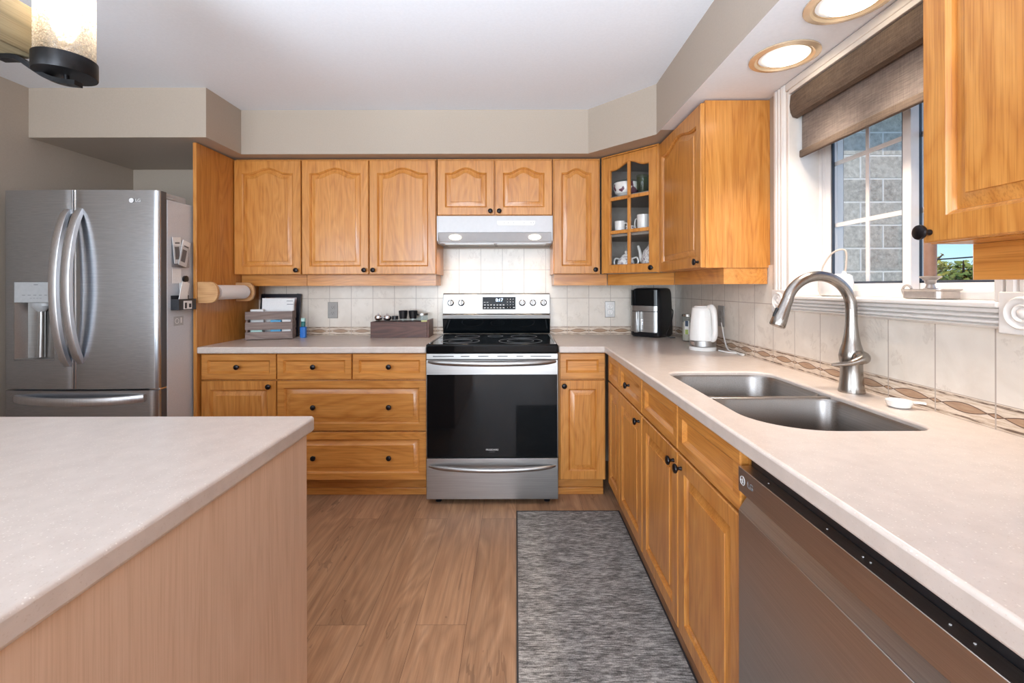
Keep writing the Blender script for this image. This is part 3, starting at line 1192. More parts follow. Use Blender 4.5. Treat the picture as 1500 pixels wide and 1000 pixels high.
t = thing('kitchen_tap', 'tall brushed nickel gooseneck tap behind the sink', 'tap', (1.087, 1.461, ZT))
b = BM()
lathe(b, [(0.0365, 0.0), (0.037, 0.004), (0.034, 0.02), (0.031, 0.06), (0.0305, 0.09), (0.0335, 0.105), (0.035, 0.118), (0.032, 0.135), (0.026, 0.155), (0.0205, 0.185), (0.0175, 0.215), (0.0165, 0.235)], n=36)
obj('body', b, M['nickel'], t)
b = BM()
arc = [(0, 0, 0.233), (0, 0, 0.27)]
Rr = 0.106
for i in range(0, 13):
    a = pi * i / 12 * 0.93
    arc.append((-Rr + Rr * cos(a), 0, 0.27 + Rr * sin(a)))
tube(b, smooth_path(arc, 3), 0.0165, 20)
obj('gooseneck', b, M['nickel'], t)
a = pi * 0.93
e = Vector((-Rr + Rr * cos(a), 0, 0.27 + Rr * sin(a)))
dr_ = Vector((-sin(a), 0, cos(a))).normalized()
dr_ = (dr_ + Vector((-0.2, 0, -0.05))).normalized()
b = BM()
tube(b, [e - dr_ * 0.012, e, e + dr_ * 0.012, e + dr_ * 0.03, e + dr_ * 0.06, e + dr_ * 0.082, e + dr_ * 0.086], [0.0168, 0.0172, 0.0175, 0.0195, 0.0228, 0.0242, 0.022], 24)
hd = obj('spray_head', b, M['nickel'], t)
b = BM()
side = Vector((dr_.z, 0, -dr_.x)).normalized()
if side.x > 0:
    side = -side
p = e + dr_ * 0.045 + side * 0.0205
tube(b, [p - dr_ * 0.016, p - dr_ * 0.014, p + dr_ * 0.014, p + dr_ * 0.016], [0.003, 0.0052, 0.0058, 0.003], 10)
obj('spray_button', b, M['black_plastic'], hd)
b = BM()
tube(b, smooth_path([(0, 0.0, 0.112), (0.002, -0.02, 0.115), (0.0, -0.042, 0.118), (-0.004, -0.055, 0.118), (-0.02, -0.062, 0.114), (-0.05, -0.062, 0.104), (-0.085, -0.06, 0.1), (-0.104, -0.058, 0.099)], 4), [0.02, 0.022, 0.022, 0.019, 0.0135, 0.0085, 0.006, 0.004], 16)
obj('lever', b, M['nickel'], t)

# ------------------------------------------------------------------ cooker
YS = 2.588
t = thing('electric_range', 'stainless freestanding cooker with black glass oven door', 'cooker', ((SX0 + SX1) / 2, YS, 0))
hw = (SX1 - SX0) / 2 - 0.002
b = BM()
box(b, -hw, hw, 0.02, 0.62, 0.045, 0.872)
obj('body', b, M['dark_plastic'], t)
for x in (-hw + 0.06, hw - 0.06):
    b = BM()
    lathe(b, [(0.018, 0.0), (0.018, 0.006), (0.01, 0.01), (0.01, 0.045)], (x, 0.06, 0), 16)
    obj('foot', b, M['black_plastic'], t)
# cooktop
b = BM()
prism(b, [(-hw, -0.012), (hw, -0.012), (hw, 0.56), (-hw, 0.56)], 0.873, 0.926)
ct = obj('cooktop', b, M['black_glass'], t, bevel=0.008, seg=3)
M['ring'] = flat('grey_burner_ring_print', (128, 130, 132), 0.3)
for x, y, r in ((-0.2, 0.15, 0.115), (0.165, 0.15, 0.13), (-0.185, 0.4, 0.08), (0.19, 0.4, 0.085), (0.0, 0.42, 0.05)):
    b = BM()
    for rr, wd in ((r, 0.0022), (r * 0.62, 0.0012)):
        if rr != r and r < 0.1:
            continue
        lathe(b, [(rr - wd, 0.0), (rr + wd, 0.0), (rr + wd, 0.0006), (rr - wd, 0.0006), (rr - wd, 0.0)], (x, y, 0.9262), 56, cap=False)
    obj('burner_ring', b, M['ring'], ct)
for x in (-hw + 0.012, hw - 0.018):
    b = BM()
    box(b, x, x + 0.006, 0.03, 0.52, 0.9262, 0.928)
    obj('edge_trim', b, M['steel'], ct)
# front: vent strip, oven door, handle, drawer
b = BM()
box(b, -hw, hw, 0.0, 0.02, 0.838, 0.8715)
vs = obj('vent_strip', b, M['steel'], t, bevel=0.002)
for x0, x1 in ((-0.34, -0.22), (-0.18, -0.13), (-0.08, -0.02), (0.03, 0.09), (0.14, 0.18), (0.22, 0.34)):
    b = BM()
    box(b, x0, x1, -0.0006, 0.001, 0.853, 0.858)
    obj('vent_slot', b, M['black_plastic'], vs)
b = BM()
box(b, -hw, hw, -0.004, 0.02, 0.277, 0.836)
od = obj('oven_door', b, M['steel'], t, bevel=0.002)
b = BM()
box(b, -hw + 0.004, hw - 0.004, -0.0085, -0.0042, 0.279, 0.752)
obj('oven_window', b, M['black_glass'], od, bevel=0.0015)


def bow_handle(name, parent, x0, x1, z, y0, out, rz, ry, drop=0.0):
    b = BM()
    N = 24
    pts, rad = [], []
    for i in range(N + 1):
        s = i / N
        k = 4 * s * (1 - s)
        pts.append((x0 + (x1 - x0) * s, y0 - out * k ** 0.7, z - drop * k))
        rad.append(0.45 + 0.55 * min(1, k * 2.4) ** 0.6)
    S = [(rz * cos(2 * pi * q / 14), ry * sin(2 * pi * q / 14)) for q in range(14)]
    tube(b, pts, rad, sect=S, up=(0, 0, 1))
    return obj(name, b, M['steel'], parent, angle=60)


bow_handle('handle', od, -hw + 0.012, hw - 0.012, 0.826, -0.006, 0.045, 0.0155, 0.011, 0.006)
text('brand_lettering', 'FRIGIDAIRE', 0.0135, M['print_white'], od, (0, -0.0087, 0.322), (pi / 2, 0, 0), spacing=1.05)
text('series_lettering', 'GALLERY', 0.0075, M['print_grey'], od, (0, -0.0087, 0.310), (pi / 2, 0, 0), spacing=1.2)
b = BM()
box(b, -hw, hw, -0.004, 0.02, 0.036, 0.27)
dw_ = obj('storage_drawer', b, M['steel'], t, bevel=0.002)
bow_handle('handle', dw_, -hw + 0.016, hw - 0.016, 0.228, -0.006, 0.045, 0.0135, 0.011, 0.008)
# backguard
yb0 = 0.585
b = BM()
prism(b, [(yb0 + 0.012, 0.927), (yb0 - 0.006, 1.03), (yb0 + 0.055, 1.03), (yb0 + 0.055, 0.927)], -hw, hw, 'x')
obj('lower_backguard', b, M['black_glass'], t, bevel=0.002)
b = BM()
prism(b, [(yb0 - 0.006, 1.031), (yb0 - 0.01, 1.058), (yb0 + 0.008, 1.066), (yb0 + 0.024, 1.203), (yb0 + 0.032, 1.209), (yb0 + 0.055, 1.209), (yb0 + 0.055, 1.031)], -hw, hw, 'x')
cp = obj('control_panel', b, M['steel'], t, bevel=0.002)
tilt = math.atan2(0.016, 0.137)


def on_panel(z):
    return yb0 + 0.008 + 0.016 * (z - 1.066) / 0.137


b = BM()
box(b, -0.099, 0.136, -0.002, 0.001, -0.044, 0.044)
ds = obj('display', b, M['black_glass'], cp, (0, on_panel(1.139), 1.139), (-tilt, 0, 0), bevel=0.001)
text('display_digits', '0:17', 0.03, M['digits'], ds, (0.02, -0.0022, 0.022), (pi / 2, 0, 0), 0.0002)
b = BM()
for r_, zz in enumerate((-0.012, -0.032)):
    for q in range(7):
        x = -0.088 + q * 0.022
        box(b, x, x + 0.012, -0.0023, -0.0015, zz - 0.003, zz + 0.003)
for q in range(2):
    box(b, -0.09 + q * 0.02, -0.078 + q * 0.02, -0.0023, -0.0015, 0.005, 0.008)
for r_ in range(4):
    for q in range(3):
        x = 0.078 + q * 0.02
        box(b, x - 0.002, x + 0.002 + (0.01 if (r_ == 3 and q == 2) else 0), -0.0023, -0.0015, 0.026 - r_ * 0.0195, 0.031 - r_ * 0.0195)
obj('display_legend', b, M['print_white'], ds)
for x in (-0.324, -0.249, 0.182, 0.258, 0.333):
    z = 1.142
    b = BM()
    lathe(b, [(0.023, 0.0), (0.0235, 0.005), (0.0195, 0.008), (0.019, 0.02), (0.016, 0.0225), (0.0, 0.023)], n=28, axis='y')
    kb = obj('control_knob', b, M['steel'], cp, (x, on_panel(z), z), (-tilt, 0, 0))
    b = BM()
    box(b, -0.0075, 0.0075, -0.034, -0.02, -0.021, 0.021)
    obj('grip', b, M['steel'], kb, bevel=0.004, seg=3)
    b = BM()
    box(b, -0.006, -0.002, -0.001, 0.001, -0.036, -0.032)
    box(b, 0.002, 0.006, -0.001, 0.001, -0.036, -0.032)
    obj('knob_mark', b, M['print_grey'], cp, (x, on_panel(z) - 0.0005, z), (-tilt, 0, 0))

# ------------------------------------------------------------------ range hood
t = thing('range_hood', 'white under cabinet range hood with two lit lamps', 'hood', ((SX0 + SX1) / 2, YU, 1.545))
hh = 0.379
b = BM()
prism(b, [(0.0, 0.066), (0.0, 0.1745), (0.29, 0.1745), (0.29, 0.0), (0.06, 0.0), (0.055, 0.012), (0.046, 0.012)], -hh + 0.006, hh - 0.006, 'x')
hb = obj('canopy', b, M['white_enamel'], t, bevel=0.0015)
for s in (-1, 1):
    b = BM()
    xa, xb = sorted((s * hh, s * (hh - 0.006)))
    prism(b, [(-0.002, 0.012), (-0.002, 0.1745), (0.292, 0.1745), (0.292, -0.004), (0.03, -0.004)], xa, xb, 'x')
    obj('end_cheek', b, M['white_enamel'], hb)
b = BM()
box(b, -hh + 0.012, hh - 0.012, -0.0012, 0.001, 0.0655, 0.068)
obj('seam_line', b, M['print_grey'], hb)
b = BM()
prism(b, [(p[0], p[1]) for p in rrect(0.015, 0.265, 0.112, 0.143, [0.015, 0.015, 0.004, 0.004], 5)], -0.003, 0.001, 'y')
sw = obj('switch_plate', b, M['white_plastic'], hb)
b = BM()
for x in (0.06, 0.085, 0.12, 0.19, 0.235, 0.25):
    box(b, x, x + 0.006, -0.0036, -0.0028, 0.128, 0.131)
obj('switch_legend', b, M['print_grey'], sw)
b = BM()
for x0, x1 in ((-0.34, -0.01), (0.01, 0.34)):
    box(b, x0, x1, 0.075, 0.27, -0.003, 0.001)
obj('grease_filter', b, M['steel'], hb)
sl = math.atan2(0.046, 0.054)
for x in (-0.262, 0.262):
    b = BM()
    lathe(b, [(0.04, 0.0), (0.04, 0.004), (0.034, 0.006), (0.0, 0.007)], n=28, axis='y')
    bmesh.ops.scale(b, verts=b.verts, vec=(1, 1, 0.5))
    lp = obj('lamp_lens', b, M['bulb'], hb, (x, 0.024, 0.038), (sl, 0, 0))
for x in (-0.262, 0.262):
    lamp('hood_lamp', 'SPOT', (x, 0.05, -0.015), (radians(8), 0, 0), 2.8, (1.0, 0.80, 0.58), 0.03, parent=t, spot_size=radians(150), spot_blend=0.9)

# ------------------------------------------------------------------ dishwasher
t = thing('dishwasher', 'graphite steel dishwasher under the right worktop', 'dishwasher', (0.519, 1.056, 0), R90)
b = BM()
box(b, 0.004, 0.594, 0.03, 0.58, 0.1, 0.866)
obj('body', b, M['black_plastic'], t)
b = BM()
box(b, 0.004, 0.594, 0.07, 0.1, 0.0, 0.099)
obj('toe_kick', b, M['black_plastic'], t)
b = BM()
box(b, 0.002, 0.596, 0.0, 0.028, 0.1, 0.73)
box(b, 0.002, 0.596, 0.0, 0.004, 0.728, 0.732)
obj('door_panel', b, M['steel_dark'], t, bevel=0.0015)
b = BM()
prism(b, [(0.002, 0.7325), (0.03, 0.775), (0.0305, 0.775), (0.0305, 0.7325)], 0.002, 0.596, 'x')
obj('pocket_handle', b, M['steel'], t)
b = BM()
box(b, 0.002, 0.596, 0.0, 0.0295, 0.776, 0.833)
cs = obj('control_strip', b, M['steel_dark'], t, bevel=0.0012)
b = BM()
lathe(b, [(0.0105, 0.0), (0.0105, 0.0006), (0.0088, 0.0006), (0.0088, 0.0)], n=28, axis='y', cap=False)
box(b, -0.001, 0.001, -0.0006, 0, -0.004, 0.005)
box(b, -0.001, 0.004, -0.0006, 0, -0.005, -0.003)
box(b, -0.0065, -0.004, -0.0006, 0, -0.001, 0.0015)
obj('round_emblem', b, M['print_white'], cs, (0.022, -0.0003, 0.806))
text('brand_lettering', 'LG', 0.02, M['print_grey'], cs, (0.055, -0.0003, 0.806), (pi / 2, 0, 0))
for x in (0.1, 0.28, 0.36, 0.375, 0.5, 0.53):
    b = BM()
    lathe(b, [(0.0015, 0.0), (0.0015, 0.0005), (0, 0.0005)], (x, 0.016, 0.8332), 10)
    obj('touch_mark', b, M['print_white'], cs)
# ------------------------------------------------------------------ fridge
FX0, FX1, FY = -2.708, -1.885, 2.43
t = thing('refrigerator', 'stainless french door fridge with water dispenser', 'fridge', (0, 0, 0))
t.location = ((FX0 + FX1) / 2, FY, 0)
fw = (FX1 - FX0) / 2
XM = -2.3215 - t.location.x                    # gap between the doors
b = BM()
box(b, -fw, fw, 0.004, 0.77, 0.03, 1.73)
obj('cabinet_body', b, M['fridge_side'], t, bevel=0.004)
b = BM()
box(b, -fw + 0.03, fw - 0.03, 0.02, 0.7, 0.0, 0.029)
obj('plinth', b, M['black_plastic'], t)


def fdoor(x0, x1, z0, z1, bulge=0.016, rl=0.02, rr=0.02):
    """door slab with a gently bowed front"""
    b = BM()
    pts = []
    N = 16
    for i in range(N + 1):
        s = i / N
        x = x0 + (x1 - x0) * s
        e = min(x - x0, x1 - x)
        r = rl if x - x0 < x1 - x else rr
        y = -0.052 - bulge * (1 - (2 * (x + fw) / (2 * fw) - 1) ** 2)
        if e < r:
            y += r * (1 - math.sqrt(max(0, 1 - (1 - e / r) ** 2)))
        pts.append((x, y))
    # finer points at the rounded edges
    extra = []
    for s in (0.0006, 0.002, 0.005, 0.009, 0.014):
        for x in (x0 + s, x1 - s):
            e = min(x - x0, x1 - x)
            r = rl if x - x0 < x1 - x else rr
            y = -0.052 - bulge * (1 - (2 * (x + fw) / (2 * fw) - 1) ** 2) + r * (1 - math.sqrt(max(0, 1 - (1 - e / r) ** 2)))
            extra.append((x, y))
    pts = sorted(pts + extra)
    pts += [(x1, 0.0), (x0, 0.0)]
    prism(b, pts, z0, z1)
    return b


ld = obj('left_door', fdoor(-fw, XM - 0.002, 0.722, 1.767, rr=0.004), M['steel_v'], t)
DX0, DX1, DZ0_, DZ1_ = -2.645 - t.location.x, -2.424 - t.location.x, 0.872, 1.285
c = BM()
box(c, DX0, DX1, -0.2, -0.008, DZ0_, DZ1_)
cut(ld, c)
rd = obj('right_door', fdoor(XM + 0.002, fw, 0.722, 1.767, rl=0.004), M['steel_v'], t)
fz = obj('freezer_drawer', fdoor(-fw, fw, 0.06, 0.712), M['steel_v'], t)


def fridge_handle(x, z0, z1, par):
    b = BM()
    N = 26
    pts, rad = [], []
    for i in range(N + 1):
        s = i / N
        k = 4 * s * (1 - s)
        pts.append((x, -0.064 - 0.075 * k ** 0.75, z0 + (z1 - z0) * s))
        rad.append(1.0 if 0 < i < N else 0.75)
    tube(b, pts, rad, sect=[(0.0, 0.0)] and [(0.010, -0.019), (0.012, -0.015), (0.012, 0.015), (0.010, 0.019), (-0.010, 0.019), (-0.012, 0.015), (-0.012, -0.015), (-0.010, -0.019)], up=(0, 1, 0))
    return obj('handle', b, M['handle_steel'], par, angle=45)


fridge_handle(XM - 0.030, 0.845, 1.662, ld)
fridge_handle(XM + 0.036, 0.86, 1.665, rd)
b = BM()
N = 26
pts = []
for i in range(N + 1):
    s = i / N
    k = 4 * s * (1 - s)
    pts.append((-0.335 + 0.67 * s, -0.058 - 0.012 * k - 0.055 * k ** 0.75, 0.672 - 0.004 * k))
tube(b, pts, 1.0, sect=[(0.019, -0.010), (0.016, -0.012), (-0.016, -0.012), (-0.019, -0.010), (-0.019, 0.010), (-0.016, 0.012), (0.016, 0.012), (0.019, 0.010)], up=(0, 0, 1))
obj('handle', b, M['handle_steel'], fz, angle=45)
# dispenser: recess lining, control panel, chute, paddle, tray
b = BM()
yb_d, yf = -0.010, -0.058
box(b, DX0 + 0.001, DX1 - 0.001, yb_d - 0.004, yb_d, DZ0_, DZ1_)
prism(b, [(DX0 + 0.0005, yf), (DX0 + 0.004, yf), (DX0 + 0.03, yb_d), (DX0 + 0.0005, yb_d)], DZ0_, DZ1_)
prism(b, [(DX1 - 0.0005, yf), (DX1 - 0.004, yf), (DX1 - 0.012, yb_d), (DX1 - 0.0005, yb_d)], DZ0_, DZ1_)
box(b, DX0 + 0.001, DX1 - 0.001, yf, yb_d, DZ0_ + 0.0005, DZ0_ + 0.006)
dp = obj('dispenser_recess', b, M['steel'], ld)
b = BM()
box(b, DX0 + 0.014, DX1 - 0.001, -0.07, -0.02, 1.176, DZ1_ - 0.001)
pn = obj('dispenser_panel', b, M['fridge_grey'], ld, bevel=0.003)
b = BM()
box(b, 0, 0.022, -0.0005, 0.0005, 0, 0.004)
for q in range(6):
    box(b, -0.06 + q * 0.029, -0.045 + q * 0.029, -0.0005, 0.0005, -0.054, -0.051)
for q in range(4):
    box(b, -0.02 + q * 0.017, -0.010 + q * 0.017, -0.0005, 0.0005, -0.07, -0.068)
obj('panel_legend', b, M['print_grey'], pn, ((DX0 + DX1) / 2 + 0.008, -0.0703, 1.268))
b = BM()
cxd = (DX0 + DX1) / 2 + 0.005
lathe(b, [(0.05, 1.175), (0.05, 1.158), (0.036, 1.145), (0.024, 1.13), (0.02, 1.128), (0.0, 1.128)], (cxd, -0.03, 0), 24)
bmesh.ops.scale(b, verts=b.verts, vec=(1, 0.6, 1), space=Matrix.Translation((-cxd, 0.03, 0)))
obj('chute', b, M['fridge_grey'], dp)
b = BM()
tube(b, [(cxd + 0.004, -0.03, 1.128), (cxd, -0.027, 1.02), (cxd - 0.006, -0.024, 0.885)], [0.014, 0.014, 0.016], 16)
obj('paddle', b, M['steel'], dp)
# emblem and hinges
b = BM()
lathe(b, [(0.0125, 0.0), (0.0125, 0.0008), (0.0, 0.0008)], n=24, axis='y')
eb = obj('round_emblem', b, M['print_white'], rd, (0.276, -0.0625, 1.712))
text('brand_lettering', 'LG', 0.022, M['print_white'], rd, (0.308, -0.0600, 1.712), (pi / 2, 0, radians(4)))
b = BM()
box(b, fw - 0.075, fw - 0.002, -0.02, 0.07, 1.7325, 1.745)
box(b, fw - 0.07, fw - 0.012, 0.0, 0.16, 1.731, 1.766)
obj('hinge_cover', b, M['fridge_grey'], t, bevel=0.003)
b = BM()
box(b, fw - 0.06, fw - 0.001, -0.045, 0.0035, 0.7125, 0.7215)
obj('hinge', b, M['chrome'], t, bevel=0.002)

for o in (ld, rd, fz):
    o.data.materials.append(M['fridge_edge'])
    for p in o.data.polygons:
        if abs(p.normal.x) > 0.98:
            p.material_index = 1
# things stuck on the side of the fridge
XS = FX1 + 0.0005
M['clear'] = pane('clear_acrylic', (0.93, 0.94, 0.95, 1), 0.04, 0.8)
t = thing('acrylic_leaflet_holder', 'clear leaflet pocket on the fridge side holding white cards', 'holder', (XS, 2.512, 1.45))
b = BM()
box(b, 0.0, 0.002, -0.05, 0.055, -0.085, 0.07)
box(b, 0.022, 0.024, -0.05, 0.055, -0.085, 0.035)
box(b, 0.002, 0.022, -0.05, 0.055, -0.085, -0.083)
box(b, 0.002, 0.022, -0.05, -0.048, -0.083, 0.035)
box(b, 0.002, 0.022, 0.053, 0.055, -0.083, 0.035)
obj('pocket', b, M['clear'], t)
for nm, y, z, rx, dx, lab in (('paper_card', 2.498, 1.46, 6, 0.006, 'white folded card standing in the clear pocket on the fridge'), ('paper_leaflet', 2.542, 1.445, -14, 0.013, 'tilted grey white leaflet in the clear pocket, nearer the oak panel')):
    b = BM()
    box(b, 0, 0.003, -0.03, 0.03, -0.072, 0.072)
    o = obj(nm, b, M['paper'], None, (XS + dx, y, z), (radians(rx), 0, 0))
    b = BM()
    box(b, 0.003, 0.0036, -0.021, 0.012, -0.05, 0.02)
    box(b, 0.003, 0.0036, -0.016, 0.018, 0.036, 0.045)
    obj('printing', b, M['print_grey'], o)
    tag(o, lab, 'paper')
b = BM()
box(b, 0, 0.001, -0.032, 0.032, -0.04, 0.04)
tag(obj('paper_note', b, M['paper'], None, (XS, 2.502, 1.317)), 'white square note stuck on the fridge side below the clear pocket', 'paper')
b = BM()
lathe(b, [(0.019, 0.0), (0.019, 0.01), (0.013, 0.012), (0.0, 0.0115)], n=24, axis='x')
tag(obj('round_magnet', b, M['black_plastic'], None, (XS, 2.562, 1.302)), 'round black magnet on the fridge side beside the white note', 'magnet')
t = thing('magnetic_pocket', 'black magnetic pocket on the fridge side holding booklets', 'holder', (XS, 2.52, 1.15))
b = BM()
box(b, 0.0, 0.003, -0.062, 0.07, -0.02, 0.06)
box(b, 0.042, 0.045, -0.062, 0.07, -0.02, 0.04)
box(b, 0.003, 0.042, -0.062, 0.07, -0.02, -0.017)
box(b, 0.003, 0.042, -0.062, -0.059, -0.017, 0.04)
prism(b, [(0.003, 0.0), (0.042, 0.0), (0.042, 0.04), (0.003, 0.07)], 0.067, 0.07, 'y') if False else box(b, 0.003, 0.042, 0.067, 0.07, -0.017, 0.04)
obj('pocket', b, M['dark_plastic'], t)
b = BM()
box(b, 0.0451, 0.0462, -0.028, 0.035, -0.016, 0.03)
o = obj('front_picture', b, M['paper'], t)
o['label'] = 'black and white picture on the pocket front'
b = BM()
box(b, 0.0462, 0.0466, -0.02, -0.004, -0.012, 0.02)
box(b, 0.0462, 0.0466, 0.012, 0.03, -0.008, 0.014)
obj('printing', b, M['dark_plastic'], o)
for y, rx, lab in ((2.51, -10, 'white booklet standing in the black pocket on the fridge side'), (2.53, 7, 'second white leaflet behind the booklet in the black pocket')):
    b = BM()
    box(b, 0, 0.003, -0.028, 0.028, -0.07, 0.07)
    tag(obj('booklet', b, M['paper'], None, (XS + (0.03 if rx < 0 else 0.018), y, 1.214), (radians(rx), radians(4), 0)), lab, 'paper')
b = BM()
box(b, 0, 0.0006, -0.036, 0.036, -0.026, 0.026)
o = obj('energy_sticker', b, M['fridge_grey'], None, (XS, 2.515, 1.068))
b = BM()
lathe(b, [(0.015, 0.0006), (0.015, 0.001), (0.012, 0.001), (0.012, 0.0006)], (0, -0.012, 0), 20, 'x', cap=False)
box(b, 0.0006, 0.001, 0.014, 0.024, -0.012, 0.018)
obj('printing', b, M['paper'], o)
tag(o, 'small grey sticker low on the fridge side under the black pocket', 'sticker')

# paper towel holder on the tall panel
t = thing('paper_towel_holder', 'light wood paper towel holder fixed to the tall oak panel', 'holder', (-1.852, 2.615, 1.225))
for y0, y1 in ((0.0, 0.02), (0.36, 0.38)):
    b = BM()
    pts = [(0.0, -0.062), (0.07, -0.062)] + [(0.07 + 0.05 * sin(pi * i / 12) ** 0.8, -0.062 * cos(pi * i / 12)) for i in range(1, 12)] + [(0.07, 0.062), (0.0, 0.062)]
    prism(b, pts, y0, y1, 'y')
    obj('bracket', b, M['oak_light'], t, bevel=0.003)
b = BM()
tube(b, [(0.07, 0.021, 0), (0.07, 0.359, 0)], 0.012, 14)
obj('rod', b, M['oak_light'], t)
b = BM()
box(b, 0.0, 0.012, 0.021, 0.359, -0.02, 0.02)
obj('back_rail', b, M['oak_light'], t)
b = BM()
lathe(b, [(0.019, -0.33), (0.044, -0.33), (0.044, -0.05), (0.019, -0.05), (0.019, -0.33)], n=36, axis='y', cap=False)
M['towel'] = speck('white_paper_towel', (240, 240, 241), 2, 200, 0.9, 0, 0.15)
tag(obj('paper_towel_roll', b, M['towel'], None, (-1.782, 2.615, 1.225)), 'thin white paper towel roll on the light wood holder', 'paper towel')

# electrical outlets


def outlet(loc, rz, label, plate_m, both=True):
    t = thing('electrical_outlet', label, 'outlet', loc, rz, 'outlets on the tiles')
    b = BM()
    box(b, -0.036, 0.036, -0.005, 0.0, -0.058, 0.058)
    obj('cover_plate', b, plate_m, t, bevel=0.003)
    for z in (0.02, -0.02):
        b = BM()
        prism(b, rrect(-0.0165, 0.0165, z - 0.0145, z + 0.0145, 0.008, 5), -0.0075, -0.004, 'y')
        r = obj('receptacle', b, M['white_plastic'] if both else plate_m, t)
        b = BM()
        for x in (-0.0065, 0.0065):
            box(b, x - 0.001, x + 0.001, -0.0078, -0.007, z - 0.002, z + 0.007)
        lathe(b, [(0.0025, 0.0), (0.0025, 0.0008), (0, 0.0008)], (0, -0.007, z - 0.008), 10, 'y')
        obj('slots', b, M['dark_plastic'], r)


YT = YB - 0.0085
outlet((-1.318, YT, 1.09), 0, 'brushed metal outlet on the tiles above the left worktop', M['plate_grey'], False)
outlet((0.675, YT, 1.092), 0, 'white faced outlet on the tiles between cooker and air fryer', M['steel'])
outlet((XR - 0.0085, 2.515, 1.088), R90, 'metal outlet on the window wall behind the white kettle', M['plate_grey'], False)

# ------------------------------------------------------------------ left worktop: letter crate, frame, spice box
M['weathered'] = oak('weathered_grey_wood', 'x', (158, 142, 134), (130, 114, 108), (96, 82, 78), 0.8, 0.0)
CXc, CYc, CRZ = -1.632, 2.975, radians(17)


def cr(x, y):
    """place in the crate, turned with it"""
    dx, dy = (x + 1.625) * 0.88, y - CYc
    return CXc + dx * cos(CRZ) - dy * sin(CRZ), CYc + dx * sin(CRZ) + dy * cos(CRZ)


t = thing('slatted_crate', 'weathered grey wooden crate of letters on the left worktop', 'crate', (CXc, CYc, ZT), CRZ)
t.scale = (0.88, 1, 1)
for z0, z1 in ((0.004, 0.052), (0.066, 0.116), (0.134, 0.186)):
    for y0, y1 in ((0.0, 0.012), (0.13, 0.142)):
        b = BM()
        box(b, -0.16, 0.16, y0, y1, z0, z1)
        obj('slat', b, M['weathered'], t, bevel=0.002)
for x0 in (-0.1585, 0.1445):
    b = BM()
    box(b, x0, x0 + 0.014, 0.0125, 0.1295, 0.0, 0.184)
    obj('end_board', b, M['weathered'], t, bevel=0.002)
b = BM()
box(b, -0.144, 0.144, 0.0125, 0.1295, 0.004, 0.012)
obj('floor_board', b, M['weathered'], t)
M['blue'] = speck('bright_blue_plastic', (40, 110, 190), 6, 40, 0.4)
M['sky_blue'] = speck('sky_blue_card', (80, 168, 214), 8, 40, 0.5)
M['mint'] = speck('mint_card', (178, 214, 206), 6, 40, 0.5)
M['teal'] = speck('teal_plastic', (34, 110, 110), 6, 40, 0.4)
zc = ZT + 0.0125
for nm, x, y, w_, d_, h_, m, lab in (('blue_packet', -1.585, CYc + 0.035, 0.072, 0.03, 0.115, 'sky_blue', 'sky blue packet seen between the slats of the grey crate'),
                                     ('white_packet', -1.51, CYc + 0.035, 0.062, 0.03, 0.118, 'paper', 'white packet at the right end inside the grey crate'),
                                     ('mint_packet', -1.715, CYc + 0.035, 0.08, 0.03, 0.066, 'mint', 'pale mint packet low at the left end inside the crate'),
                                     ('white_carton', -1.72, CYc + 0.08, 0.09, 0.05, 0.186, 'paper', 'white carton peeking over the left end of the crate')):
    b = BM()
    box(b, -w_ * 0.44, w_ * 0.44, -d_ / 2, d_ / 2, 0, h_)
    tag(obj(nm, b, M[m], None, (*cr(x, y), zc), (0, 0, CRZ), bevel=0.002), lab, 'packet')
for k, (x, y, w_, h_, tilt_, lab) in enumerate(((-1.585, CYc + 0.095, 0.18, 0.236, -3, 'white letter standing in the crate in front of the dark frame'), (-1.592, CYc + 0.112, 0.2, 0.258, -3, 'taller cream sheet behind the white letter in the crate'))):
    b = BM()
    box(b, -w_ / 2, w_ / 2, -0.002, 0.002, 0, h_)
    o = obj('letter', b, M['paper'], None, (*cr(x, y), zc), (radians(tilt_), radians(1), CRZ))
    b = BM()
    box(b, -0.06, -0.03, -0.0024, -0.0018, h_ - 0.075, h_ - 0.071)
    box(b, 0.05, 0.09, -0.0024, -0.0018, h_ - 0.02, h_ - 0.016)
    obj('printing', b, M['print_grey'], o)
    tag(o, lab, 'letter')
M['navy'] = speck('navy_black_frame_wood', (30, 32, 42), 4, 60, 0.4)
t = thing('picture_frame', 'navy framed picture leaning on the tiles behind the crate', 'picture frame', (-1.676, 3.166, ZT))
rx = radians(-9)
hf, wf = 0.3, 0.142
for nm, rct in (('frame', None),):
    b = BM()
    for x0, x1, z0, z1 in ((-wf, -wf + 0.026, 0, hf), (wf - 0.026, wf, 0, hf), (-wf + 0.026, wf - 0.026, 0, 0.026), (-wf + 0.026, wf - 0.026, hf - 0.026, hf)):
        box(b, x0, x1, 0, 0.016, z0, z1)
    obj('frame', b, M['navy'], t, (0, 0.0, 0.003), (rx, 0, 0), bevel=0.002)
t2 = NT('warm_print')
t2.set(color=t2.ramp(t2.noise(t2.coord((1, 1, 0.6)), 9, 2), [(0.35, lin(226, 222, 224)), (0.5, lin(206, 188, 190)), (0.62, lin(176, 112, 72)), (0.75, lin(96, 42, 60))]), rough=0.3)
b = BM()
box(b, -wf + 0.024, wf - 0.024, 0.006, 0.012, 0.024, hf - 0.024)
obj('print', b, t2.m, t, (0, 0, 0.003), (rx, 0, 0))
t = thing('spray_bottle', 'small blue bottle with teal neck at the right end of the crate', 'bottle', (-1.462, 3.095, ZT))
b = BM()
prism(b, rrect(-0.02, 0.02, -0.015, 0.015, 0.008, 4), 0.0, 0.075)
obj('bottle', b, M['blue'], t, bevel=0.004)
b = BM()
prism(b, rrect(-0.012, 0.012, -0.01, 0.01, 0.006, 4), 0.0755, 0.11)
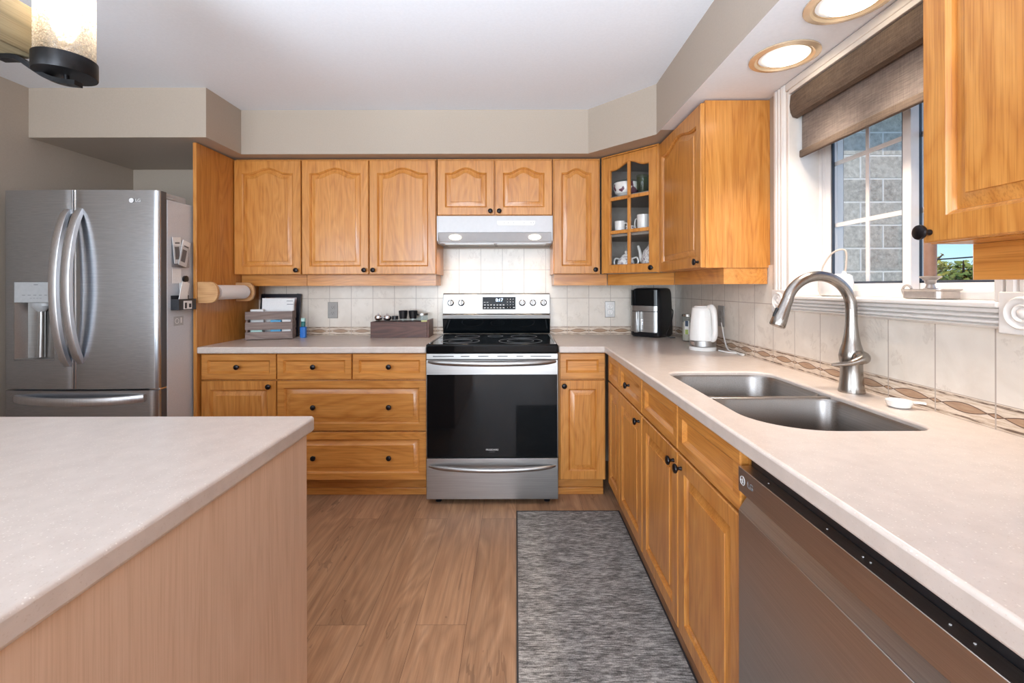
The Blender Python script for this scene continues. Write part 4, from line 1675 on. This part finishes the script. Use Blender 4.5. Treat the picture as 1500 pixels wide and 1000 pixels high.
obj('neck', b, M['teal'], t, bevel=0.003)
b = BM()
prism(b, rrect(-0.013, 0.013, -0.011, 0.011, 0.004, 3), 0.1105, 0.135)
obj('cap', b, M['mint'], t, bevel=0.003)

M['walnut'] = oak('dark_walnut_wood', 'x', (112, 74, 62), (88, 56, 48), (60, 36, 32), 0.5, 0.1)
BXx, BYy = -0.796, 3.075
t = thing('spice_box', 'dark brown open wooden box of shakers left of the cooker', 'box', (BXx, BYy, ZT))
b = BM()
box(b, -0.199, 0.187, 0.0, 0.013, 0.0, 0.108)
obj('front_board', b, M['walnut'], t, bevel=0.0015)
b = BM()
box(b, -0.199, 0.187, 0.145, 0.158, 0.0, 0.108)
obj('back_board', b, M['walnut'], t, bevel=0.0015)
b = BM()
box(b, -0.199, -0.186, 0.0135, 0.1445, 0.0, 0.108)
obj('end_board', b, M['walnut'], t)
b = BM()
box(b, 0.1875, 0.2005, 0.0, 0.158, 0.0, 0.121)
obj('end_board', b, M['walnut'], t, bevel=0.0015)
b = BM()
box(b, -0.186, 0.187, 0.0135, 0.1445, 0.0, 0.008)
obj('floor_board', b, M['walnut'], t)
zb0 = ZT + 0.0085
for x, lab in ((-0.955, 'chrome capped glass shaker at the left end of the spice box'), (-0.893, 'second chrome capped glass shaker in the spice box, beside the black jar')):
    t = thing('salt_shaker', lab, 'shaker', (x, 3.125, zb0), 0, 'shakers in the spice box')
    b = BM()
    lathe(b, [(0.019, 0.0), (0.021, 0.01), (0.02, 0.06), (0.0175, 0.108)], n=10)
    obj('glass_body', b, M['jar_glass'], t)
    b = BM()
    lathe(b, [(0.016, 0.002), (0.017, 0.07), (0, 0.07)], n=10)
    o = obj('salt', b, M['paper'], t)
    b = BM()
    lathe(b, [(0.019, 0.1085), (0.0265, 0.118), (0.0275, 0.13), (0.022, 0.14), (0.008, 0.146), (0.004, 0.155), (0.0, 0.156)], n=24)
    obj('cap', b, M['chrome'], t)
t = thing('jar', 'short black capped jar between shakers and grinders', 'jar', (-0.844, 3.14, zb0))
b = BM()
lathe(b, [(0.02, 0.0), (0.021, 0.005), (0.021, 0.105), (0.018, 0.112)], n=20)
obj('glass_body', b, M['jar_glass'], t)
b = BM()
lathe(b, [(0.021, 0.1125), (0.0215, 0.137), (0, 0.138)], n=20)
obj('lid', b, M['black_plastic'], t)
M['pepper'] = speck('black_peppercorns', (52, 44, 40), 26, 300, 0.7)
M['pink_salt'] = speck('pink_salt_crystals', (210, 170, 150), 20, 300, 0.6)
for x, m, lab in ((-0.786, 'pepper', 'black topped glass pepper mill next to the black capped jar'), (-0.717, 'pink_salt', 'black topped glass salt mill in the spice box nearer the cooker')):
    t = thing('spice_mill', lab, 'mill', (x, 3.135, zb0), 0, 'mills in the spice box')
    b = BM()
    lathe(b, [(0.027, 0.0), (0.028, 0.006), (0.024, 0.06), (0.023, 0.118)], n=24)
    obj('glass_body', b, M['jar_glass'], t)
    b = BM()
    lathe(b, [(0.023, 0.003), (0.021, 0.085), (0, 0.086)], n=20)
    obj('contents', b, M[m], t)
    b = BM()
    lathe(b, [(0.0235, 0.1185), (0.0255, 0.128), (0.03, 0.164), (0.031, 0.171), (0.027, 0.175), (0, 0.175)], n=24)
    obj('grinder_top', b, M['black_plastic'], t)
t = thing('glass_jar', 'pale glass jar with steel lid near the right end of spice box', 'jar', (-0.655, 3.15, zb0))
b = BM()
lathe(b, [(0.035, 0.0), (0.037, 0.006), (0.037, 0.12), (0.034, 0.14)], n=24)
obj('glass_body', b, M['jar_glass'], t)
b = BM()
lathe(b, [(0.038, 0.1405), (0.038, 0.155), (0, 0.156)], n=24)
obj('lid', b, M['steel'], t)
M['yellow'] = speck('pale_yellow_sachet', (214, 214, 150), 8, 60, 0.5)
b = BM()
box(b, -0.022, 0.022, -0.004, 0.004, 0, 0.108)
tag(obj('seasoning_sachet', b, M['yellow'], None, (-0.632, 3.104, zb0), (0, 0, radians(20))), 'pale yellow sachet at the right end of the spice box', 'sachet')

# ------------------------------------------------------------------ corner: air fryer, canister, kettle
th = radians(-42)
t = thing('air_fryer', 'black air fryer with steel drawer front in the worktop corner', 'air fryer', (0.957, 3.01, ZT), th)
fwid, fdep, fh = 0.225, 0.25, 0.335      # local x to the right along the front, origin at the front right foot
b = BM()
loops = []
for s, z in ((0.012, 0.0), (0.0, 0.012), (0.0, 0.06), (0.004, 0.2), (0.008, 0.3), (0.014, 0.325), (0.03, 0.335)):
    loops.append([(p[0], p[1], z) for p in rrect(-fwid + s, -s, s, fdep - s, 0.045 - s * 0.4, 7)])
loft(b, loops)
obj('body', b, M['black_plastic'], t, angle=50)


def wrap(z0, z1, s, x0=-fwid + 0.014, x1=-0.014, out=0.0025):
    """panel following the rounded front of the fryer"""
    b = BM()
    pts = []
    rr_ = 0.045
    full = []
    for i in range(9):
        a = pi + 0.5 * pi * i / 8
        full.append((-fwid + rr_ + (rr_ + out) * cos(a), rr_ + (rr_ + out) * sin(a)))
    for i in range(9):
        a = 1.5 * pi + 0.5 * pi * i / 8
        full.append((-rr_ + (rr_ + out) * cos(a), rr_ + (rr_ + out) * sin(a)))
    full = full[2:-5]
    back = [(x + (-fwid / 2 - x) * 0.04, y + 0.012) for x, y in full]
    loft(b, [[(p[0], p[1], z) for p in full + back[::-1]] for z in (z0, z1)])
    return b


obj('touch_panel', wrap(0.215, 0.322, 0, out=0.001), M['black_glass'], t)
obj('steel_band', wrap(0.178, 0.2135, 0), M['steel'], t)
dw2 = obj('basket_drawer', wrap(0.035, 0.174, 0), M['steel'], t)
b = BM()
box(b, -0.165, -0.14, -0.045, -0.003, 0.032, 0.178)
hd = obj('handle', b, M['steel'], dw2, bevel=0.006, seg=3)
b = BM()
box(b, -0.13, -0.118, -0.006, -0.002, 0.05, 0.125)
obj('window_trim', b, M['chrome'], dw2, bevel=0.001)
b = BM()
tube(b, smooth_path([(0.004, 0.19, 0.19), (0.03, 0.15, 0.17), (0.038, 0.1, 0.1), (0.02, 0.07, 0.03), (0.04, 0.06, 0.006), (0.075, 0.08, 0.004)], 6), 0.003, 8)
obj('power_cord', b, M['black_plastic'], t)

t = thing('canister', 'glass canister with green label between air fryer and kettle', 'canister', (1.09, 2.86, ZT))
b = BM()
lathe(b, [(0.032, 0.0), (0.035, 0.004), (0.035, 0.145), (0.033, 0.155)], n=26)
obj('glass_body', b, M['jar_glass'], t)
M['beige_powder'] = speck('beige_powder', (196, 184, 168), 8, 120, 0.8)
b = BM()
lathe(b, [(0.032, 0.005), (0.033, 0.12), (0, 0.122)], n=24)
obj('contents', b, M['beige_powder'], t)
b = BM()
lathe(b, [(0.0355, 0.1555), (0.0355, 0.17), (0, 0.172)], n=26)
obj('lid', b, M['nickel'], t)
for nm, z0, z1, col in (('label_badge', 0.095, 0.13, (40, 60, 86)), ('label', 0.045, 0.13, (228, 228, 224)), ('label_foot', 0.045, 0.075, (166, 186, 96))):
    b = BM()
    r_ = 0.0353 + (0.0004 if nm != 'label' else 0)
    a0, a1 = (radians(215), radians(262)) if nm == 'label' else (radians(222), radians(252))
    arcp = [(r_ * cos(a0 + (a1 - a0) * i / 8), r_ * sin(a0 + (a1 - a0) * i / 8)) for i in range(9)]
    arcq = [((r_ + 0.0003) * cos(a0 + (a1 - a0) * i / 8), (r_ + 0.0003) * sin(a0 + (a1 - a0) * i / 8)) for i in range(9)]
    prism(b, arcp + arcq[::-1], z0, z1)
    obj(nm, b, speck(nm + '_print', col, 4, 60, 0.5), t)

KX, KY = 1.018, 2.46
t = thing('electric_kettle', 'white electric kettle with steel band on the corner worktop', 'kettle', (KX, KY, ZT), radians(-68))
t.scale = (0.88, 0.88, 1)
b = BM()
lathe(b, [(0.078, 0.0), (0.08, 0.004), (0.08, 0.016), (0.074, 0.02)], n=40)
obj('power_base', b, M['white_plastic'], t)
b = BM()
lathe(b, [(0.076, 0.021), (0.0785, 0.024), (0.0785, 0.052), (0.0775, 0.053)], n=40)
obj('steel_band', b, M['steel'], t)
b = BM()
loops = []
for r, z in ((0.0775, 0.0535), (0.0775, 0.07), (0.074, 0.12), (0.069, 0.17), (0.064, 0.21), (0.0605, 0.226), (0.054, 0.232)):
    lp = []
    for i in range(44):
        a = 2 * pi * i / 44
        k = max(0, -cos(a)) ** 14 * max(0, (z - 0.15) / 0.08) * 0.022       # spout lip
        lp.append(((r + k) * cos(a), (r + k) * sin(a), z))
    loops.append(lp)
loft(b, loops)
obj('jug', b, M['white_plastic'], t, angle=50)
b = BM()
lathe(b, [(0.052, 0.2325), (0.05, 0.238), (0.04, 0.2415), (0, 0.2425)], n=32)
obj('lid', b, M['white_plastic'], t)
b = BM()
tube(b, smooth_path([(0.05, 0, 0.232), (0.072, 0, 0.232), (0.088, 0, 0.212), (0.095, 0, 0.17), (0.098, 0, 0.12), (0.096, 0, 0.085), (0.085, 0, 0.066), (0.07, 0, 0.062)], 5), [0.015, 0.018, 0.018, 0.016, 0.0155, 0.016, 0.017, 0.015], 16)
obj('handle', b, M['white_plastic'], t)
b = BM()
prism(b, [(-0.0795, -0.011), (-0.0715, -0.011), (-0.0715, 0.011), (-0.0795, 0.011)], 0.07, 0.16)
bmesh.ops.rotate(b, verts=b.verts, cent=(-0.075, 0, 0.07), matrix=Matrix.Rotation(radians(4.4), 3, 'Y'))
obj('level_window', b, M['dark_plastic'], t)
b = BM()
box(b, -0.012, 0.012, -0.0798, -0.078, 0.03, 0.046)
obj('badge', b, M['chrome'], t)
b = BM()
zc_ = ZT + 0.0045
tube(b, smooth_path([(1.075, 2.392, zc_), (1.095, 2.33, zc_), (1.125, 2.29, zc_), (1.138, 2.25, zc_), (1.12, 2.24, zc_), (1.125, 2.31, zc_ + 0.004), (1.12, 2.38, zc_ + 0.006), (1.138, 2.46, 0.96), (1.143, 2.51, 1.06)], 6), 0.004, 8)
tag(obj('kettle_cord', b, M['white_plastic']), 'white kettle cord coiled on the worktop against the border tiles', 'cord')

# small white dish by the tap
t = thing('spoon_rest', 'small white dish behind the sink near the tap', 'dish', (1.083, 1.275, ZT))
t.scale = (0.88, 0.88, 0.9)
b = BM()
lathe(b, [(0.022, 0.0), (0.03, 0.004), (0.036, 0.018), (0.037, 0.022), (0.035, 0.022), (0.028, 0.008), (0.0, 0.005)], n=32)
obj('bowl', b, M['ceramic'], t)
b = BM()
tube(b, [(0.03, -0.015, 0.0195), (0.045, -0.026, 0.021), (0.056, -0.034, 0.02)], 1.0, sect=[(0.0025, -0.009), (0.0025, 0.009), (-0.0025, 0.009), (-0.0025, -0.009)], up=(0, 0, 1))
obj('tab_handle', b, M['ceramic'], t)

# ------------------------------------------------------------------ window things
zs = WZ0 + 0.0025
t = thing('white_pot', 'white pot with wire loop handles on the window stool', 'pot', (1.205, 1.70, zs))
b = BM()
lathe(b, [(0.05, 0.0), (0.06, 0.004), (0.067, 0.02), (0.068, 0.05), (0.064, 0.075), (0.052, 0.083), (0.05, 0.082), (0.05, 0.07), (0, 0.07)], n=40)
bmesh.ops.scale(b, verts=b.verts, vec=(0.72, 1.0, 1.0))
obj('body', b, M['ceramic'], t)
M['wire'] = speck('beige_wire', (196, 180, 166), 5, 60, 0.4)
b = BM()
tube(b, smooth_path([(-0.03, 0.03, 0.08), (-0.028, 0.026, 0.115), (-0.012, 0.004, 0.16), (0.008, -0.022, 0.175), (0.018, -0.032, 0.16), (0.018, -0.03, 0.11), (0.016, -0.024, 0.082)], 6), 0.0032, 10)
obj('wire_handle', b, M['wire'], t)
b = BM()
for p in ((-0.03, 0.03), (0.016, -0.024)):
    lathe(b, [(0.009, 0.072), (0.008, 0.086), (0.005, 0.094), (0.0, 0.095)], (p[0], p[1], 0), 12)
obj('handle_lug', b, M['ceramic'], t)

t = thing('chamber_candlestick', 'pewter tray candlestick with ring handle on the window stool', 'candle holder', (1.2, 1.305, zs), radians(90))
b = BM()
loops = []
for ins, z in ((0.006, 0.0), (0.0, 0.002), (0.0, 0.022), (-0.004, 0.026), (-0.004, 0.0285), (0.003, 0.0285), (0.006, 0.022), (0.01, 0.012)):
    loops.append([(p[0], p[1], z) for p in rrect(-0.062 + ins, 0.062 - ins, -0.036 + ins, 0.036 - ins, 0.018, 5)])
loft(b, loops)
M['pewter'] = speck('pale_pewter', (186, 178, 172), 6, 60, 0.32, 0.55)
obj('tray', b, M['pewter'], t)
b = BM()
lathe(b, [(0.026, 0.012), (0.024, 0.026), (0.012, 0.032), (0.009, 0.042), (0.013, 0.047), (0.014, 0.054), (0.024, 0.062), (0.026, 0.065), (0.022, 0.066), (0.0, 0.064)], n=28)
obj('socket', b, M['pewter'], t)
b = BM()
ring = [(0.066 + 0.017 * (1 - cos(2 * pi * i / 20)) * 0.5 + 0.004, 0, 0.018 + 0.016 * sin(2 * pi * i / 20) + 0.004) for i in range(20)]
tube(b, [(0.064 + 0.014 + 0.016 * cos(radians(160) - radians(320) * i / 18), 0, 0.024 + 0.016 * sin(radians(160) - radians(320) * i / 18)) for i in range(19)], 0.0035, 10)
obj('ring_handle', b, M['pewter'], t)
M['wax'] = speck('brown_candle_wax', (150, 116, 98), 5, 40, 0.5)
t = thing('taper_candle', 'brown candle standing in the pewter candlestick', 'candle', (1.2, 1.305, zs + 0.0665))
b = BM()
lathe(b, [(0.0145, 0.0), (0.0145, 0.15), (0.012, 0.156), (0, 0.154)], n=24)
obj('wax', b, M['wax'], t)
b = BM()
tube(b, [(0, 0, 0.153), (0.001, 0, 0.164)], 0.0012, 6)
obj('wick', b, M['black_plastic'], t)

# roller blind
def fabric(name, a, b_, sc=1.0, transl=0.0):
    t = NT(name)
    w1 = t.noise(t.coord((1, 0.05, 1)), 300 * sc, 3, 0.6)
    w2 = t.noise(t.coord((1, 1, 0.05)), 420 * sc, 2, 0.6)
    w3 = t.noise(t.coord((1, 0.4, 1)), 60, 3)
    f = t.math('ADD', t.math('ADD', t.math('MULTIPLY', w1, 0.5), t.math('MULTIPLY', w2, 0.3)), t.math('MULTIPLY', w3, 0.2))
    c = t.ramp(f, [(0.36, lin(*a)), (0.62, lin(*b_))])
    t.set(color=c, rough=0.9)
    t.bump(f, 0.2, 0.001)
    if transl:
        tl = t.n('BsdfTranslucent')
        t.put(tl.inputs[0], c)
        mx = t.n('MixShader')
        mx.inputs[0].default_value = transl
        t.t.links.new(t.b.outputs[0], mx.inputs[1])
        t.t.links.new(tl.outputs[0], mx.inputs[2])
        t.t.links.new(mx.outputs[0], t.t.nodes['Material Output'].inputs[0])
    return t.m


M['blind'] = fabric('grey_brown_blind_weave', (112, 100, 93), (150, 136, 127), transl=0.1)
M['blind_dark'] = fabric('brown_cassette_weave', (80, 66, 56), (112, 95, 81))
BY0, BY1 = WY0 + 0.018, WY1 - 0.018
t = thing('roller_blind', 'half lowered brown grey roller blind in the sink window', 'blind', (XR, 1.475, 1.8))
b = BM()
prof = [(0.005, 0.25), (-0.016, 0.246), (-0.02, 0.2), (-0.017, 0.175), (-0.008, 0.156), (0.012, 0.15), (0.02, 0.155), (0.004, 0.17), (0.0, 0.2), (0.006, 0.244)]
loft(b, [[(p[0] + 0.004, y - 1.475, p[1]) for p in prof] for y in (BY0 + 0.004, BY1)])
obj('cassette', b, M['blind_dark'], t)
b = BM()
lathe(b, [(0.018, BY0 - 1.475 + 0.006), (0.018, BY1 - 1.475 - 0.004)], (0, 0, 0), 20)
bmesh.ops.rotate(b, verts=b.verts, cent=(0, 0, 0), matrix=Matrix.Rotation(radians(-90), 3, 'X'))
bmesh.ops.translate(b, verts=b.verts, vec=(0.036, 0, 0.215))
obj('roller', b, M['blind'], t)
b = BM()
box(b, 0.027, 0.0285, BY0 - 1.475 + 0.014, BY1 - 1.475 - 0.014, 0.016, 0.215)
obj('shade_fabric', b, M['blind'], t)
b = BM()
prism(b, rrect(0.021, 0.0345, -0.014, 0.0165, 0.005, 4), BY0 - 1.475 + 0.006, BY1 - 1.475 - 0.006, 'y')
obj('hem_bar', b, M['blind_dark'], t)

# ------------------------------------------------------------------ rug
t = NT('grey_woven_rug')
s1 = t.noise(t.coord((0.13, 1, 1)), 230, 4, 0.65)
s2 = t.noise(t.coord((1, 0.5, 1)), 300, 2, 0.6)
s3 = t.noise(t.coord((0.35, 1, 1)), 26, 3, 0.6)
f = t.math('ADD', t.math('ADD', t.math('MULTIPLY', s1, 0.62), t.math('MULTIPLY', s2, 0.2)), t.math('MULTIPLY', s3, 0.2))
t.set(color=t.ramp(f, [(0.38, lin(58, 56, 56)), (0.5, lin(128, 126, 123)), (0.63, lin(202, 200, 196))]), rough=0.85)
t.bump(f, 0.4, 0.002)
M['rug'] = t.m
M['rug_edge'] = speck('dark_rug_binding', (58, 56, 56), 5, 120, 0.85)
t = thing('runner_rug', 'grey woven runner rug on the floor along the sink cabinets', 'rug', (0.285, 1.45, 0))
b = BM()
box(b, -0.279, 0.279, -1.05, 1.052, 0.0005, 0.007)
obj('weave', b, M['rug'], t)
b = BM()
for x0, x1, y0, y1 in ((-0.286, -0.2792, -1.058, 1.06), (0.2792, 0.286, -1.058, 1.06), (-0.2792, 0.2792, -1.058, -1.0502), (-0.2792, 0.2792, 1.0522, 1.06)):
    box(b, x0, x1, y0, y1, 0.0005, 0.0075)
obj('binding', b, M['rug_edge'], t)

# ------------------------------------------------------------------ dishes in the glass cabinet
def pt(x, y):
    """cabinet place x along the door, y behind it -> world"""
    p = A0 + Vector((cos(ang), sin(ang))) * x + inner * y
    return p.x, p.y


t2 = NT('plum_flower_china')
fl = t2.noise(t2.coord(), 20, 1, 0.4)
t2.set(color=t2.ramp(fl, [(0.56, lin(232, 230, 226)), (0.58, lin(110, 66, 84)), (0.7, lin(84, 48, 66))]), rough=0.15)
M['flower'] = t2.m
t2 = NT('grey_vine_china')
fl = t2.noise(t2.coord(), 70, 3, 0.7, 1.0)
t2.set(color=t2.ramp(fl, [(0.5, lin(232, 230, 228)), (0.58, lin(150, 138, 142))]), rough=0.15)
M['vine'] = t2.m
LV = {1: ZD0 + 0.0185, 2: 1.5935, 3: 1.8385}
x, y = pt(0.112, 0.12)
t = thing('china_bowl', 'white china bowl with plum flowers on the top glass cabinet shelf', 'bowl', (x, y, LV[3]))
b = BM()
lathe(b, [(0.035, 0.0), (0.037, 0.004), (0.07, 0.022), (0.084, 0.058), (0.081, 0.09), (0.077, 0.09), (0.078, 0.058), (0.06, 0.024), (0, 0.012)], n=36)
obj('bowl', b, M['flower'], t)
b = BM()
lathe(b, [(0.083, 0.0905), (0.07, 0.104), (0.035, 0.113), (0.008, 0.116), (0.009, 0.125), (0, 0.127)], n=36)
obj('glass_lid', b, M['jar_glass'], t)
for k, (dx, dy, h_, lab) in enumerate(((0.245, 0.1, 0.115, 'green glass tumbler in front on the top glass cabinet shelf'), (0.29, 0.16, 0.125, 'green glass tumbler behind, at the right end of the top shelf'))):
    x, y = pt(dx, dy)
    b = BM()
    lathe(b, [(0.03, 0.0), (0.034, 0.006), (0.038, h_), (0.0355, h_), (0.031, 0.01), (0.0, 0.008)], n=28)
    tag(obj('green_tumbler', b, M['green_glass'], None, (x, y, LV[3])), lab, 'glass', 'green tumblers on the top shelf')
x, y = pt(0.335, 0.11)
b = BM()
lathe(b, [(0.02, 0.0), (0.026, 0.01), (0.03, 0.07), (0.022, 0.09), (0.022, 0.1), (0.018, 0.1), (0.018, 0.085), (0, 0.02)], n=24)
tag(obj('china_vase', b, M['ceramic'], None, (x, y, LV[3])), 'small white vase at the right edge of the top glass cabinet shelf', 'vase')


def mug(x, y, z, r, h, rot, lab, m='ceramic'):
    t = thing('china_mug', lab, 'mug', (x, y, z), rot, 'mugs on the middle shelf')
    b = BM()
    lathe(b, [(r * 0.75, 0.0), (r * 0.8, 0.004), (r * 0.95, h * 0.4), (r, h), (r - 0.003, h), (r * 0.9, h * 0.4), (0, 0.008)], n=28)
    obj('cup', b, M[m], t)
    b = BM()
    tube(b, smooth_path([(r * 0.9, 0, h * 0.82), (r * 1.4, 0, h * 0.8), (r * 1.55, 0, h * 0.5), (r * 1.3, 0, h * 0.25), (r * 0.85, 0, h * 0.22)], 4), 0.004, 8)
    obj('handle', b, M[m], t)


x, y = pt(0.085, 0.09)
mug(x, y, LV[2], 0.036, 0.088, ang, 'white mug at the left end of the middle glass cabinet shelf')
x, y = pt(0.25, 0.1)
mug(x, y, LV[2], 0.04, 0.112, ang + pi, 'tall white mug at the middle of the centre shelf')
x, y = pt(0.165, 0.08)
mug(x, y, LV[2], 0.026, 0.05, ang, 'low grey patterned cup between the two white mugs', 'vine')
x, y = pt(0.335, 0.1)
t = thing('dark_jar', 'dark lidded jar at the right end of the middle shelf', 'jar', (x, y, LV[2]))
b = BM()
lathe(b, [(0.024, 0.0), (0.03, 0.01), (0.03, 0.04), (0.024, 0.05)], n=24)
obj('body', b, M['pepper'], t)
b = BM()
lathe(b, [(0.026, 0.0505), (0.02, 0.06), (0.006, 0.064), (0.006, 0.07), (0, 0.071)], n=24)
obj('lid', b, M['walnut'], t)


def pot(name, lab, cat, x, y, z, r, h, rot, spout):
    t = thing(name, lab, cat, (x, y, z), rot)
    b = BM()
    lathe(b, [(r * 0.6, 0.0), (r * 0.65, 0.006), (r * 0.95, h * 0.25), (r, h * 0.45), (r * 0.85, h * 0.75), (r * 0.55, h * 0.92), (r * 0.5, h * 0.95)], n=36)
    obj('body', b, M['vine'], t)
    b = BM()
    lathe(b, [(r * 0.52, h * 0.955), (r * 0.45, h * 1.02), (r * 0.2, h * 1.12), (r * 0.08, h * 1.15), (r * 0.16, h * 1.24), (r * 0.1, h * 1.33), (0, h * 1.34)], n=28)
    obj('lid', b, M['ceramic'], t)
    if spout:
        b = BM()
        tube(b, smooth_path([(-r * 0.85, 0, h * 0.3), (-r * 1.15, 0, h * 0.42), (-r * 1.28, 0, h * 0.72), (-r * 1.45, 0, h * 0.98)], 5), [0.016, 0.014, 0.01, 0.008], 12)
        obj('spout', b, M['ceramic'], t)
    for s in ((1,) if spout else (1, -1)):
        b = BM()
        tube(b, smooth_path([(s * r * 0.8, 0, h * 0.8), (s * r * 1.4, 0, h * 0.85), (s * r * 1.55, 0, h * 0.5), (s * r * 0.9, 0, h * 0.25)], 5), 0.0055, 10)
        obj('handle', b, M['ceramic'], t)


x, y = pt(0.122, 0.1)
pot('sugar_bowl', 'lidded white sugar bowl with grey vines on the bottom shelf', 'bowl', x, y, LV[1], 0.058, 0.098, ang, False)
x, y = pt(0.30, 0.15)
pot('teapot', 'white teapot with grey vine pattern on the bottom shelf', 'teapot', x, y, LV[1], 0.082, 0.165, ang, True)
x, y = pt(0.075, 0.21)
b = BM()
lathe(b, [(0.02, 0.0), (0.03, 0.02), (0.034, 0.06), (0.031, 0.06), (0.026, 0.02), (0, 0.008)], n=24)
tag(obj('china_cup', b, M['vine'], None, (x, y, LV[1])), 'small patterned cup behind the sugar bowl on the bottom shelf', 'cup')

# ------------------------------------------------------------------ lamps
M['ring_metal'] = speck('pale_gold_lamp_ring', (226, 206, 176), 4, 40, 0.25, 0.5)
for k, (y, lab) in enumerate(((1.67, 'round lit downlight in the soffit nearer the back corner'), (1.345, 'round lit downlight cut by the top edge above the window'))):
    t = thing('recessed_downlight', lab, 'downlight', (0.995, y, ZS), 0, 'downlights in the soffit')
    b = BM()
    lathe(b, [(0.116, -0.0005), (0.117, -0.006), (0.098, -0.0095), (0.094, -0.006), (0.086, -0.0005)], n=40, cap=False)
    obj('trim_ring', b, M['ring_metal'], t)
    b = BM()
    lathe(b, [(0.094, -0.003), (0.09, -0.0035), (0.085, -0.0035)], n=40, cap=False)
    obj('inner_baffle', b, M['ring_metal'], t)
    b = BM()
    lathe(b, [(0.072, -0.002), (0.07, -0.007), (0.055, -0.011), (0.0, -0.013)], n=36, cap=True)
    bmesh.ops.translate(b, verts=b.verts, vec=(0.008, 0, 0))
    obj('lens', b, M['pot_lens'], t)
    lamp('downlight_lamp', 'SPOT', (0, 0, -0.03), (0, 0, 0), 31, (1.0, 0.86, 0.72), 0.06, parent=t, spot_size=radians(98), spot_blend=0.75)

M['beam'] = oak('weathered_olive_grey_wood', 'y', (150, 138, 110), (130, 117, 90), (104, 92, 68), 0.6, 0.0)
M['dark_metal'] = speck('dark_bronze_metal', (38, 38, 40), 5, 60, 0.38, 0.8)
t2 = NT('seeded_glass')
n = t2.t.nodes
tr = t2.n('BsdfTransparent')
tr.inputs[0].default_value = (0.96, 0.93, 0.88, 1)
gl = t2.n('BsdfGlossy')
gl.inputs['Roughness'].default_value = 0.12
tl = t2.n('BsdfTranslucent')
tl.inputs[0].default_value = (0.9, 0.84, 0.76, 1)
m1 = t2.n('MixShader')
m1.inputs[0].default_value = 0.12
t2.t.links.new(tr.outputs[0], m1.inputs[1])
t2.t.links.new(gl.outputs[0], m1.inputs[2])
m2 = t2.n('MixShader')
seeds = t2.ramp(t2.noise(t2.coord(), 190, 3, 0.7), [(0.46, (0.15, 0.15, 0.15)), (0.6, (0.85, 0.85, 0.85))])
t2.t.links.new(seeds, m2.inputs[0])
t2.t.links.new(m1.outputs[0], m2.inputs[1])
t2.t.links.new(tl.outputs[0], m2.inputs[2])
t2.t.links.new(m2.outputs[0], n['Material Output'].inputs[0])
M['seeded'] = t2.m
t = thing('linear_chandelier', 'wood beam chandelier with seeded glass shade over the island', 'chandelier', (-1.35, 0.9, 1.865))
b = BM()
box(b, -0.055, 0.055, -0.75, 0.326, 0.009, 0.137)
obj('wood_beam', b, M['beam'], t, bevel=0.002)
for y in (-0.6, 0.18):
    b = BM()
    tube(b, [(0, y, 0.1375), (0, y, ZC - 1.866)], 0.006, 10)
    obj('rod', b, M['dark_metal'], t)
b = BM()
box(b, -0.06, 0.06, -0.7, 0.28, ZC - 1.865 - 0.025, ZC - 1.865 - 0.0005)
obj('ceiling_canopy', b, M['dark_metal'], t, bevel=0.004)
sx_ = 0.122
for sy_ in (0.326, -0.22):
    b = BM()
    S = [(0.006, -0.013), (0.006, 0.013), (-0.006, 0.013), (-0.006, -0.013)]
    tube(b, smooth_path([(-0.03, sy_ - 0.02, 0.002), (0.02, sy_ - 0.02, 0.0), (0.05, sy_ - 0.014, -0.02), (0.085, sy_ - 0.006, -0.044), (0.12, sy_, -0.054), (0.158, sy_ + 0.003, -0.058)], 5), 1.0, sect=S, up=(0, 0, 1))
    tube(b, [(sx_ + 0.006, sy_, -0.058), (sx_ + 0.006, sy_, -0.034)], 0.006, 10)
    obj('arm', b, M['dark_metal'], t, angle=50)
    b = BM()
    lathe(b, [(0.066, -0.036), (0.067, -0.034), (0.067, 0.008), (0.064, 0.008), (0.064, 0.0), (0, 0.0)], (sx_ + 0.003, sy_, 0), 40)
    cup = obj('shade_cup', b, M['dark_metal'], t)
    b = BM()
    lathe(b, [(0.0625, 0.0085), (0.0625, 0.19), (0.0605, 0.19), (0.0605, 0.0085), (0.0625, 0.0085)], (sx_ + 0.003, sy_, 0), 44, cap=False)
    obj('glass_shade', b, M['seeded'], cup)
    b = BM()
    lathe(b, [(0.016, 0.001), (0.016, 0.05), (0.013, 0.052)], (sx_ + 0.003, sy_, 0), 20)
    obj('lamp_socket', b, M['ring_metal'], cup)
    b = BM()
    lathe(b, [(0.012, 0.0525), (0.016, 0.062), (0.029, 0.09), (0.03, 0.105), (0.024, 0.125), (0.01, 0.134), (0, 0.135)], (sx_ + 0.003, sy_, 0), 24)
    obj('bulb', b, M['bulb'], cup)
    lamp('chandelier_lamp', 'POINT', (sx_ + 0.003, sy_, 0.16), (0, 0, 0), 1.3, (1.0, 0.90, 0.78), 0.03, parent=t)
